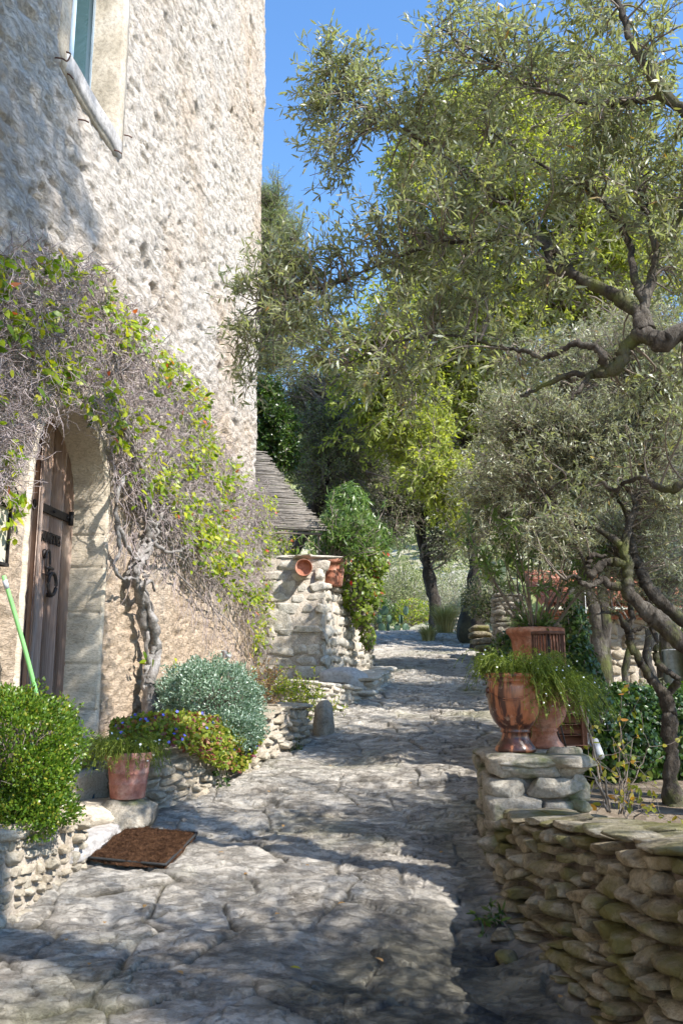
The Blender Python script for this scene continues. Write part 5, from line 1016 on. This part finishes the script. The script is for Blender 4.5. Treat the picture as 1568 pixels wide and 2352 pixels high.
crown(A, lp, lr, targA, 5, 9, .20, .058, .0125, M['olive'], br=.006, wob=.16, upz=.15, tw_r=.0012)
# B: slender olive standing in the sunken garden
B = thing('olive_tree', 'slender grey-barked olive rooted in the bare soil in front of the ivy bank', 'tree', W(1540, 1850, 6.8), OG)
lpb, lrb = tree_limbs(B, [
 (PX([(1545, 1880, 6.8), (1545, 1850, 6.8), (1537, 1790, 6.8), (1541, 1740, 6.8), (1536, 1680, 6.8), (1538, 1640, 6.8), (1534, 1606, 6.8)]), (.10, .075, .058, .055, .054, .056, .055)),
 (PX([(1534, 1606, 6.8), (1510, 1575, 6.8), (1493, 1553, 6.8), (1475, 1525, 6.75), (1463, 1508, 6.7), (1447, 1470, 6.7), (1440, 1445, 6.7), (1425, 1420, 6.6), (1405, 1405, 6.6), (1370, 1412, 6.5)]), (.045, .038, .034, .033, .03, .032, .03, .022, .014, .006)),
 (PX([(1536, 1600, 6.8), (1556, 1563, 6.75), (1535, 1545, 6.75), (1512, 1528, 6.75), (1505, 1500, 6.8), (1508, 1470, 6.8), (1490, 1430, 6.9), (1500, 1380, 7.0)]), (.03, .026, .024, .022, .02, .018, .014, .008)),
 (PX([(1440, 1445, 6.7), (1452, 1420, 6.7), (1447, 1390, 6.75), (1455, 1350, 6.8), (1430, 1290, 6.9)]), (.024, .022, .018, .014, .008)),
 (PX([(1445, 1450, 6.7), (1470, 1446, 6.7), (1495, 1438, 6.7), (1510, 1448, 6.7)]), (.014, .011, .008, .004)),
], wob=.005)
# C: big leaning olive
Cc = thing('olive_tree', 'thick leaning olive with lichened double trunk entering from the lower right edge', 'tree', (2.95, 6.1, .55), OG)
lpc, lrc = tree_limbs(Cc, [
 ([(3.0, 6.2, .4), (2.85, 6.2, .95), W(1620, 1520, 6.2), W(1568, 1482, 6.2), W(1527, 1440, 6.2), W(1495, 1410, 6.2), W(1469, 1388, 6.2), W(1446, 1365, 6.2), W(1439, 1331, 6.2), W(1441, 1297, 6.2), W(1432, 1263, 6.2), W(1442, 1215, 6.25), W(1457, 1159, 6.3), W(1473, 1089, 6.4), W(1498, 1003, 6.5), W(1490, 930, 6.6)], (.13, .10, .072, .066, .062, .058, .054, .050, .045, .040, .035, .028, .024, .020, .014, .007)),
 ([(2.85, 6.3, .95), W(1610, 1450, 6.35), W(1568, 1427, 6.35), (W(1510, 1375, 6.35)), W(1485, 1340, 6.35), W(1472, 1310, 6.35), W(1459, 1283, 6.35), W(1448, 1240, 6.4), W(1440, 1190, 6.5), W(1410, 1130, 6.6)], (.08, .055, .050, .046, .042, .038, .032, .025, .018, .008)),
 (PX([(1440, 1362, 6.2), (1425, 1348, 6.2), (1401, 1345, 6.2), (1380, 1332, 6.2), (1357, 1345, 6.2), (1335, 1338, 6.2), (1319, 1325, 6.2), (1290, 1330, 6.2)]), (.036, .034, .03, .026, .022, .018, .014, .006)),
 (PX([(1436, 1300, 6.2), (1410, 1290, 6.2), (1385, 1295, 6.2), (1360, 1318, 6.2), (1350, 1312, 6.2), (1354, 1290, 6.2), (1362, 1275, 6.2), (1390, 1278, 6.2)]), (.036, .034, .03, .028, .022, .02, .018, .012)),
 (PX([(1438, 1270, 6.2), (1410, 1240, 6.25), (1370, 1215, 6.3), (1330, 1210, 6.4), (1290, 1180, 6.5), (1220, 1150, 6.6)]), (.03, .026, .022, .018, .014, .006)),
 (PX([(1457, 1159, 6.3), (1440, 1120, 6.35), (1400, 1090, 6.5), (1350, 1050, 6.6), (1290, 1020, 6.7), (1220, 1010, 6.8)]), (.022, .018, .015, .012, .009, .005)),
 (PX([(1360, 1330, 6.2), (1330, 1260, 6.3), (1310, 1200, 6.4), (1250, 1130, 6.6)]), (.014, .012, .009, .005)),
], wob=.005)
# D: olive further back
Dd = thing('olive_tree', 'mossy olive with upright stems among the grey foliage behind the leaning one', 'tree', (3.2, 9.4, .7), OG)
lpd, lrd = tree_limbs(Dd, [
 ([(2.75, 9.4, .6), (2.8, 9.4, 1.4), W(1345, 1320, 9.3), W(1325, 1250, 9.3), W(1329, 1179, 9.3), W(1337, 1100, 9.3), W(1340, 1023, 9.3), W(1333, 945, 9.3), W(1320, 880, 9.3)], (.09, .075, .06, .05, .042, .036, .028, .02, .008)),
 ([(2.8, 9.4, 1.4), W(1385, 1310, 9.4), W(1400, 1200, 9.4), W(1430, 1080, 9.5), W(1440, 980, 9.6)], (.07, .05, .04, .03, .015)),
 (PX([(1329, 1220, 9.3), (1290, 1180, 9.3), (1230, 1150, 9.3), (1160, 1140, 9.4)]), (.04, .03, .02, .01)),
 ([(3.9, 10.2, .7), W(1500, 1560, 10.2), W(1488, 1500, 10.2), W(1496, 1440, 10.2), W(1520, 1380, 10.2)], (.07, .055, .05, .04, .02)),
 ([W(1440, 1600, 10), W(1435, 1540, 10), W(1448, 1480, 10), W(1440, 1420, 10)], (.05, .04, .035, .02)),
], wob=.006)
tB, _ = lump_pts([(1500, 1330, 120, 90, 7, .5), (1440, 1250, 150, 90, 7.2, .5), (1380, 1350, 70, 40, 6.8, .3, .5), (1540, 1420, 60, 50, 7.2, .3, .5)], 240)
crown(B, lpb, lrb, tB, 5, 8, .2, .05, .010, M['oliveg'], br=.005)
tC, _ = lump_pts([(1480, 1000, 130, 110, 6.4, .6), (1350, 1050, 150, 110, 6.5, .6), (1200, 1080, 130, 100, 6.7, .5), (1260, 1220, 120, 70, 6.4, .5, .8), (1540, 1200, 80, 120, 6.4, .5), (1330, 960, 160, 80, 6.6, .5), (1540, 860, 90, 120, 6.3, .5), (1440, 760, 120, 100, 6.6, .5), (1180, 950, 120, 90, 6.8, .5)], 1000)
crown(Cc, lpc, lrc, tC, 5, 9, .19, .048, .0098, M['oliveg'], br=.005, wob=.2)
tD, _ = lump_pts([(1250, 960, 160, 120, 9.4, .8), (1150, 1120, 150, 110, 9.2, .8), (1420, 930, 160, 130, 9.6, .8), (1100, 1230, 110, 70, 9.4, .6, .8), (1400, 1150, 160, 130, 9.8, .8), (1540, 1050, 100, 200, 10, .8), (1230, 1270, 120, 50, 9.2, .5, .6), (1300, 820, 200, 90, 9.6, .8), (1540, 1330, 90, 90, 10.2, .6, .8), (1490, 740, 130, 100, 10, .8), (1400, 1240, 160, 70, 9.6, .7), (1200, 1180, 140, 80, 9.3, .6)], 1250)
crown(Dd, lpd, lrd, tD, 5, 9, .27, .066, .014, M['oliveg'], br=.008, tw_r=.0022)
# background trees
def bgtree(name, label, cat, specs, lumps, n, nt, nl, tl, L, Wd, mat, bark=None, group=None, loc=None, **k):
    t = thing(name, label, cat, loc if loc is not None else specs[0][0][0], group); a, b_ = tree_limbs(t, specs, bark or M['darkbark'], wob=.01); tg, _ = lump_pts(lumps, n); crown(t, a, b_, tg, nt, nl, tl, L, Wd, mat, **k); return t
HB = W(1093, 1484, 18); 
bgtree('hackberry_tree', 'tall yellow-green tree with drooping leaves rising behind the olives', 'tree',
 [([HB-[0, 0, .2], W(1097, 1440, 18), W(1090, 1380, 18), W(1088, 1300, 17.9), W(1085, 1200, 17.6), W(1070, 1050, 17), W(1080, 850, 16.4), W(1090, 650, 16), W(1080, 450, 15.6), W(1060, 280, 15.4)], (.19, .14, .13, .125, .12, .11, .1, .08, .05, .02)),
  (PX([(1080, 1120, 17.2), (1020, 1040, 16), (960, 960, 15), (900, 850, 14.5)]), (.07, .06, .045, .02)), (PX([(1080, 900, 16.6), (1150, 780, 16), (1250, 680, 15.6), (1330, 560, 15.5)]), (.06, .05, .04, .02)), (PX([(1085, 700, 16), (1010, 560, 15.5), (950, 430, 15)]), (.05, .04, .02)), (PX([(1075, 1080, 17), (1000, 1080, 15), (990, 1060, 14)]), (.05, .03, .02))],
 [(1000, 1090, 90, 70, 13.5, 1, 1.2), (960, 980, 110, 80, 14.5, 1.2), (850, 900, 110, 90, 15, 1.2), (900, 750, 120, 110, 15, 1.3), (1080, 860, 130, 120, 16, 1.4), (1000, 620, 130, 130, 15.5, 1.3), (1180, 720, 130, 130, 15.5, 1.4), (1320, 640, 120, 130, 15.5, 1.3), (950, 400, 90, 120, 15, 1), (1030, 270, 100, 110, 15, 1), (1120, 450, 140, 150, 15.5, 1.3), (1280, 420, 130, 160, 15.5, 1.3), (1420, 560, 120, 140, 15.5, 1.3), (1180, 250, 120, 110, 15.5, 1), (1060, 1190, 70, 60, 14, .8, .8), (760, 790, 80, 60, 15, 1, .6), (1440, 780, 120, 120, 16, 1.2), (950, 870, 170, 150, 16.5, 1.5, 1), (1180, 980, 160, 120, 17, 1.2, 1), (860, 1010, 120, 60, 15.5, 1, .8), (1120, 620, 180, 160, 17, 1.5, 1), (1500, 480, 120, 160, 17, 1.5, 1), (1400, 250, 160, 150, 17, 1.5, .9), (1560, 650, 100, 120, 17, 1.5, 1)], 3500, 5, 9, .45, .125, .038, M['yellow'], br=.012, tw_r=.003, droop=-.10, loc=HB)
HO = W(1002, 1410, 25)
bgtree('holm_oak', 'dark-trunked leaning oak at the crest of the path', 'tree',
 [([HO-[0, 0, .5], HO, W(992, 1350, 25), W(978, 1290, 25), W(966, 1230, 25), W(962, 1170, 25), W(970, 1100, 25), W(990, 1010, 25)], (.27, .19, .165, .155, .15, .13, .09, .04)), (PX([(964, 1200, 25), (930, 1170, 24.5), (880, 1140, 24), (830, 1110, 24)]), (.12, .1, .07, .03)), (PX([(964, 1190, 25), (1010, 1150, 24.5), (1060, 1130, 24)]), (.1, .08, .04))],
 [(880, 1150, 110, 50, 24, 1.5), (960, 1130, 90, 55, 24.5, 1.5), (1060, 1200, 80, 50, 24, 1.5), (800, 1080, 90, 70, 24, 1.5), (930, 1040, 110, 80, 25, 1.6), (1050, 1060, 90, 80, 25, 1.5), (900, 1220, 70, 30, 23.5, 1, .7), (1030, 1260, 60, 30, 24, 1, .7)], 700, 6, 9, .55, .085, .04, M['oak'], br=.02, tw_r=.005, loc=HO)
BG = 'grey-green trees beyond the terrace'
b0 = np.array([-1.4, 20, 2.6]); bgtree('olive_tree', 'pale grey-green olive beyond the terrace, above the oleander', 'tree', [([b0, b0+[.1, 0, 1.5], W(740, 1130, 20), W(760, 1020, 20), W(790, 920, 20)], (.25, .2, .15, .1, .03))], [(740, 1090, 80, 90, 20, 1.2), (790, 1000, 90, 80, 20, 1.2), (710, 990, 50, 70, 20, 1), (830, 1180, 60, 70, 20, 1), (660, 900, 60, 80, 21, 1), (760, 870, 90, 70, 21, 1), (700, 1080, 80, 60, 21, 1), (850, 1090, 90, 90, 22, 1.2), (680, 940, 60, 60, 21, 1)], 950, 6, 8, .45, .085, .026, M['scrub'], br=.014, tw_r=.004, group=BG)
b0 = np.array([-3.2, 26, 2.8]); bgtree('pine_tree', 'tall airy pine behind the house corner, against the blue sky', 'tree', [([b0, b0+[.1, 0, 5], b0+[.3, 0, 10], W(610, 560, 26), W(620, 470, 26)], (.4, .3, .22, .14, .05)), (PX([(610, 640, 26), (650, 590, 26), (680, 550, 26)]), (.1, .07, .03))], [(630, 480, 55, 60, 26, 1.6), (670, 540, 35, 50, 26, 1.4), (610, 570, 70, 70, 26, 1.6), (660, 640, 55, 60, 26, 1.6), (620, 730, 70, 70, 26, 1.6), (560, 520, 60, 120, 26, 1.6), (700, 760, 60, 70, 26, 1.4), (640, 830, 60, 50, 26, 1.4)], 700, 7, 16, .5, .13, .010, M['pine'], br=.018, tw_r=.006, wob=.1, upz=.5)
b0 = np.array([-2.2, 15.2, 2.7]); bgtree('laurel_tree', 'dense dark green laurel tree rising behind the reed awning', 'tree', [([b0, b0+[0, 0, 1.5], W(625, 1000, 15), W(630, 930, 15)], (.12, .1, .07, .03))], [(635, 990, 48, 70, 15, .7, 1.2), (600, 950, 50, 70, 15, .7), (660, 1040, 32, 45, 15, .5), (615, 895, 30, 28, 15, .4), (600, 1050, 60, 50, 15, .6)], 420, 6, 10, .22, .085, .032, M['laurel'], br=.01, tw_r=.003)
# oleander in a pot on the terrace wall
t = thing('potted_oleander', 'terracotta pot with a bushy oleander on top of the terrace wall beside the awning', 'potted plant', (-.2, 12.05, 2.82)); pc = np.array([-.14, 12.1, 2.80])
pot(t, pc, rimpot(.215, .37), M['terra'])
n = 34; P0 = pc+[0, 0, .33]+.06*rn(n, 3)*[1, 1, 0]; cn_ = grow(P0, rn(n, 3)*.45+[.6, .1, 1.], ru(.35, .95, n), 8, .12, .03); tw = grow(cn_[:, 4:8].reshape(-1, 3), unit(rn(n*4, 3)+[.1, 0, .5]), ru(.12, .32, n*4), 6, .2)
MB().tubes(cn_, .006, 5).tubes(tw, .003, 4, cap=False) if False else None
mb = MB(); mb.tubes(cn_, .006, 5); mb.tubes(tw, .003, 4, cap=False); mb.build('canes', M['twig'], t)
p, d = on_twigs(np.concatenate([tw, cn_[:, 2:8]]), 11, .9, .1); MB().add(*leafverts(p, d, unit(rn(len(p), 3)*.7+[0, -.3, 1.]), .14*ru(.5, 1.15, len(p)), .024*ru(.8, 1.2, len(p)))).build('foliage', M['oleander'], t)
ivybank('virginia_creeper', 'green creeper with red autumn leaves hanging over the right part of the terrace wall', [(W(815, 1340, 12.6), (.26, .3, .34)), (W(855, 1290, 12.8), (.25, .3, .25)), (W(830, 1410, 12.7), (.18, .2, .2)), (W(790, 1300, 12.3), (.22, .2, .2)), (W(850, 1360, 12.9), (.2, .3, .3)), (W(845, 1460, 12.9), (.1, .15, .2))], 2300, .075, .05, M['redvine'], 'climbing plant')
ivybank('oleander_bush', 'spreading oleander with long narrow leaves beyond the terrace pot', [(W(800, 1180, 13.2), (.35, .4, .5)), (W(850, 1240, 13.4), (.3, .4, .35)), (W(770, 1240, 13), (.3, .3, .3))], 6500, .14, .024, M['oleander'], 'bush', leafverts)
# bushes beyond the crest and hillside scrub
SH = 'shrubs beyond the crest of the path'
def shrub(label, x, y, Y, r, mat, n=5000, L=.08, Wd=.03, sh=ovalverts):
    c = W(x, y, Y); t = ivybank('shrub', label, [(c, r), (c+[r[0]*.6, 0, -.2*r[2]], (r[0]*.6, r[1]*.6, r[2]*.7)), (c+[-r[0]*.6, .3, -.25*r[2]], (r[0]*.6, r[1]*.6, r[2]*.6)), (c-[0, 0, r[2]*.7], (r[0], r[1], r[2]*.6))], n, L, Wd, mat, 'shrub', sh); t['group'] = SH
shrub('yellow-green shrub left of the dark oak trunk', 900, 1340, 31, (1.2, 1, 1.0), M['scrub'], 7000)
shrub('grey feathery shrub right of the dark oak trunk', 1055, 1360, 30, (1.1, 1, .8), M['oliveg'], 6500, .08, .018, leafverts)
shrub('dark green shrub at the left end of the crest', 862, 1400, 29, (.7, .7, .5), M['laurel'], 3500)
shrub('low yellow bush under the oak on its left', 945, 1400, 29, (.7, .6, .4), M['vine'], 3000, .06, .03)
shrub('tall olive-green shrub farther behind the oak trunk', 960, 1300, 38, (2.4, 1.5, 1.9), M['scrub'], 8000, .13, .05)
shrub('large grey-green bush behind the rubble pillar', 1120, 1400, 22, (1.0, .8, .9), M['oliveg'], 6000, .08, .018, leafverts)
shrub('dark leafy bush between the boulder and the rubble pillar', 1130, 1360, 17, (.5, .5, .45), M['oak'], 3500, .07, .03)
# low garden scrub in the sunken garden (behind the ivy)
ivybank('bramble', 'tangled olive shoots and brambles in front of the hut', [(W(1480, 1620, 9.5), (.6, .4, .25)), (W(1400, 1610, 9.4), (.4, .3, .2)), (W(1560, 1600, 9.6), (.5, .4, .2))], 4500, .07, .016, M['oliveg'], 'bush', leafverts)
# hillside scrub: one mass
n = 1900; x = ru(-70, 90, n); y = 42+ru(0, 1, n)**1.3*125; z = hz(x, y); k = 46; r = ru(.7, 2.4, n)*(1+y/160)
d = unit(rn(n, k, 3)+[0, 0, .3]); P = np.stack([x, y, z], -1)[:, None]+d*r[:, None, None]*[1, 1, .85]*ru(.6, 1, n, k)[..., None]; P = P.reshape(-1, 3); m_ = len(P)
MB().add(*ovalverts(P, unit(rn(m_, 3)), unit(d.reshape(-1, 3)+.4*rn(m_, 3)), np.repeat(r, k)*.42*ru(.6, 1.2, m_), np.repeat(r, k)*.3*ru(.6, 1.2, m_))).build('hillside_scrub', M['scrub'], None, label='sunlit grey-green scrub covering the far hillside', cat='scrub', kind='stuff')
# woods filling the flanks of the garden (right) so the far side is not empty
b0 = np.array([9.5, 16, 1.2]); bgtree('olive_tree', 'broad grey olive behind the stone hut', 'tree', [([b0, b0+[0, 0, 1.5], b0+[-.5, 0, 3]], (.3, .25, .1)), ([b0+[0, 0, 1.3], b0+[-2, 0, 3], b0+[-3.5, 0, 4]], (.2, .12, .05))], [(1380, 1180, 200, 150, 19, 1.5), (1500, 1320, 130, 90, 18, 1.2), (1540, 1050, 140, 160, 19, 1.5), (1260, 1290, 100, 50, 18, 1, .7), (1400, 900, 200, 140, 20, 1.5)], 700, 6, 8, .55, .11, .028, M['oliveg'], br=.02, tw_r=.006, group=OG)
b0 = np.array([4.6, 12.4, 1.0]); bgtree('olive_tree', 'rounded grey olive standing in front of the stone hut roof, higher than its neighbours', 'tree', [([b0, b0+[0, 0, 1.3], b0+[-.3, 0, 2.4], b0+[-.4, 0, 4]], (.2, .15, .1, .04))], [(1480, 1000, 130, 130, 12.4, 1.2), (1360, 940, 120, 100, 12.2, 1.1), (1420, 1120, 150, 90, 12.4, 1.1), (1560, 900, 120, 140, 12.4, 1.3), (1500, 820, 110, 100, 12.4, 1.2), (1590, 1180, 110, 90, 12.4, 1)], 700, 6, 8, .4, .075, .019, M['oliveg'], bark=M['bark'], br=.012, tw_r=.003, group=OG)
# trees standing behind the photographer, whose shade dapples the path and the left of the wall
for (bx, by, bz, hgt, rr_, n_, lab) in ((5.0, -.7, 0, 13.4, 2.0, 330, 'tall tree behind the viewpoint shading the left of the house wall'), (2.7, 1.5, .1, 3.7, 1.45, 170, 'small olive beside the viewpoint shading the near paving'), (4.2, 3.0, .3, 4.3, 1.6, 280, 'olive to the right of the picture shading the middle of the path'), (4.5, 5.8, .4, 4.4, 1.7, 430, 'olive farther right shading the path beyond the pier'), (6.0, 9.0, .7, 4.8, 2.1, 560, 'olive at the far right of the garden')):
    t = thing('olive_tree', lab, 'tree', (bx, by, bz), 'trees outside the picture'); a_ = np.array([bx, by, bz]); top = a_+[0, 0, hgt]
    lpx, lrx = tree_limbs(t, [([a_-[0, 0, .2], a_+[.1, .05, hgt*.3], a_+[-.1, 0, hgt*.6], top], (.2, .15, .1, .03))]); d = unit(rn(n_, 3))*ru(0, 1, n_)[:, None]**.45; tg = a_+[0, 0, hgt]+d*[rr_, rr_, rr_*1.1]
    if hgt > 8: tg = a_+[0, 0, hgt]+d*[1.5, 1.5, 3.0]
    crown(t, lpx, lrx, tg, 4, 6, .25, .055 if hgt < 8 else .12, .014 if hgt < 8 else .05, M['olive'], br=.006)
# fallen leaves
LT = 'fallen leaves on the path'
pts_ = [(330, 2086), (775, 2078), (205, 2215), (1290, 2290), (640, 2100), (560, 2010), (470, 2150), (700, 1990), (540, 1865), (820, 1850), (650, 1900), (240, 2120), (420, 2240), (880, 2210), (500, 1960), (940, 1800), (620, 1820), (760, 1760), (150, 2160), (1010, 1960)]
for j, (x, y) in enumerate(pts_):
    c = Wg(x, y, .03); mb = MB(); a = random.uniform(0, 6.28); mb.add(*ovalverts(np.array([c]), np.array([[math.cos(a), math.sin(a), .15]]), np.array([[.1, -.1, 1.]]), np.array([random.uniform(.025, .045)]), np.array([.018]), .3))
    mb.build('fallen_leaf', M['drygrass'], None, label='small dry brown leaf lying on the stone path', cat='leaf', group=LT)
c = Wg(665, 2222, .03); MB().add(*leafverts(np.array([c]), np.array([[1, -.5, .1]]), np.array([[0, -.3, 1.]]), np.array([.05]), np.array([.016]))).build('fallen_leaf', M['sapling'], None, label='long bright yellow leaf lying on the paving in the foreground', cat='leaf', group=LT)
# ---------------------------------------------------------------- camera, light
cam = bpy.data.cameras.new('camera'); co = bpy.data.objects.new('camera', cam); COL.objects.link(co); SC.camera = co
cam.sensor_fit = 'HORIZONTAL'; cam.sensor_width = 36; cam.lens = F/1568*36; cam.clip_end = 2000; cam.clip_start = .05
co.location = (0, 0, EYE); co.rotation_euler = (math.pi/2+TILT, 0, 0)
EL = R(43); AZ = R(-36)       # azimuth of the sun measured from +X towards -Y
sv = Vector((math.cos(EL)*math.cos(AZ), math.cos(EL)*math.sin(AZ), math.sin(EL)))
sl = bpy.data.lights.new('sun', 'SUN'); sl.energy = 4.0; sl.angle = R(.55); sl.color = (1, .95, .87); so = bpy.data.objects.new('sun', sl); COL.objects.link(so)
so.rotation_euler = sv.to_track_quat('Z', 'Y').to_euler()
wd = bpy.data.worlds.new('World'); SC.world = wd; wd.use_nodes = True; nt = wd.node_tree; bg = nt.nodes['Background']; sk = nt.nodes.new('ShaderNodeTexSky'); sk.sky_type = 'NISHITA'; sk.sun_disc = False
sk.sun_elevation = EL; sk.sun_rotation = math.atan2(sv.x, sv.y); sk.altitude = 300; sk.air_density = 1.0; sk.dust_density = .1; sk.ozone_density = 2.5
hs = nt.nodes.new('ShaderNodeHueSaturation'); hs.inputs['Saturation'].default_value = 1.15; nt.links.new(sk.outputs[0], hs.inputs['Color']); nt.links.new(hs.outputs[0], bg.inputs[0]); bg.inputs[1].default_value = .15
SC.view_settings.view_transform = 'Standard'; SC.view_settings.look = 'None'; SC.view_settings.exposure = 1.32; SC.view_settings.gamma = 1
SC.render.engine = 'CYCLES'; SC.render.resolution_x = 682; SC.render.resolution_y = 1024
SC.cycles.max_bounces = 8; SC.cycles.diffuse_bounces = 4; SC.cycles.transmission_bounces = 6; SC.cycles.transparent_max_bounces = 8
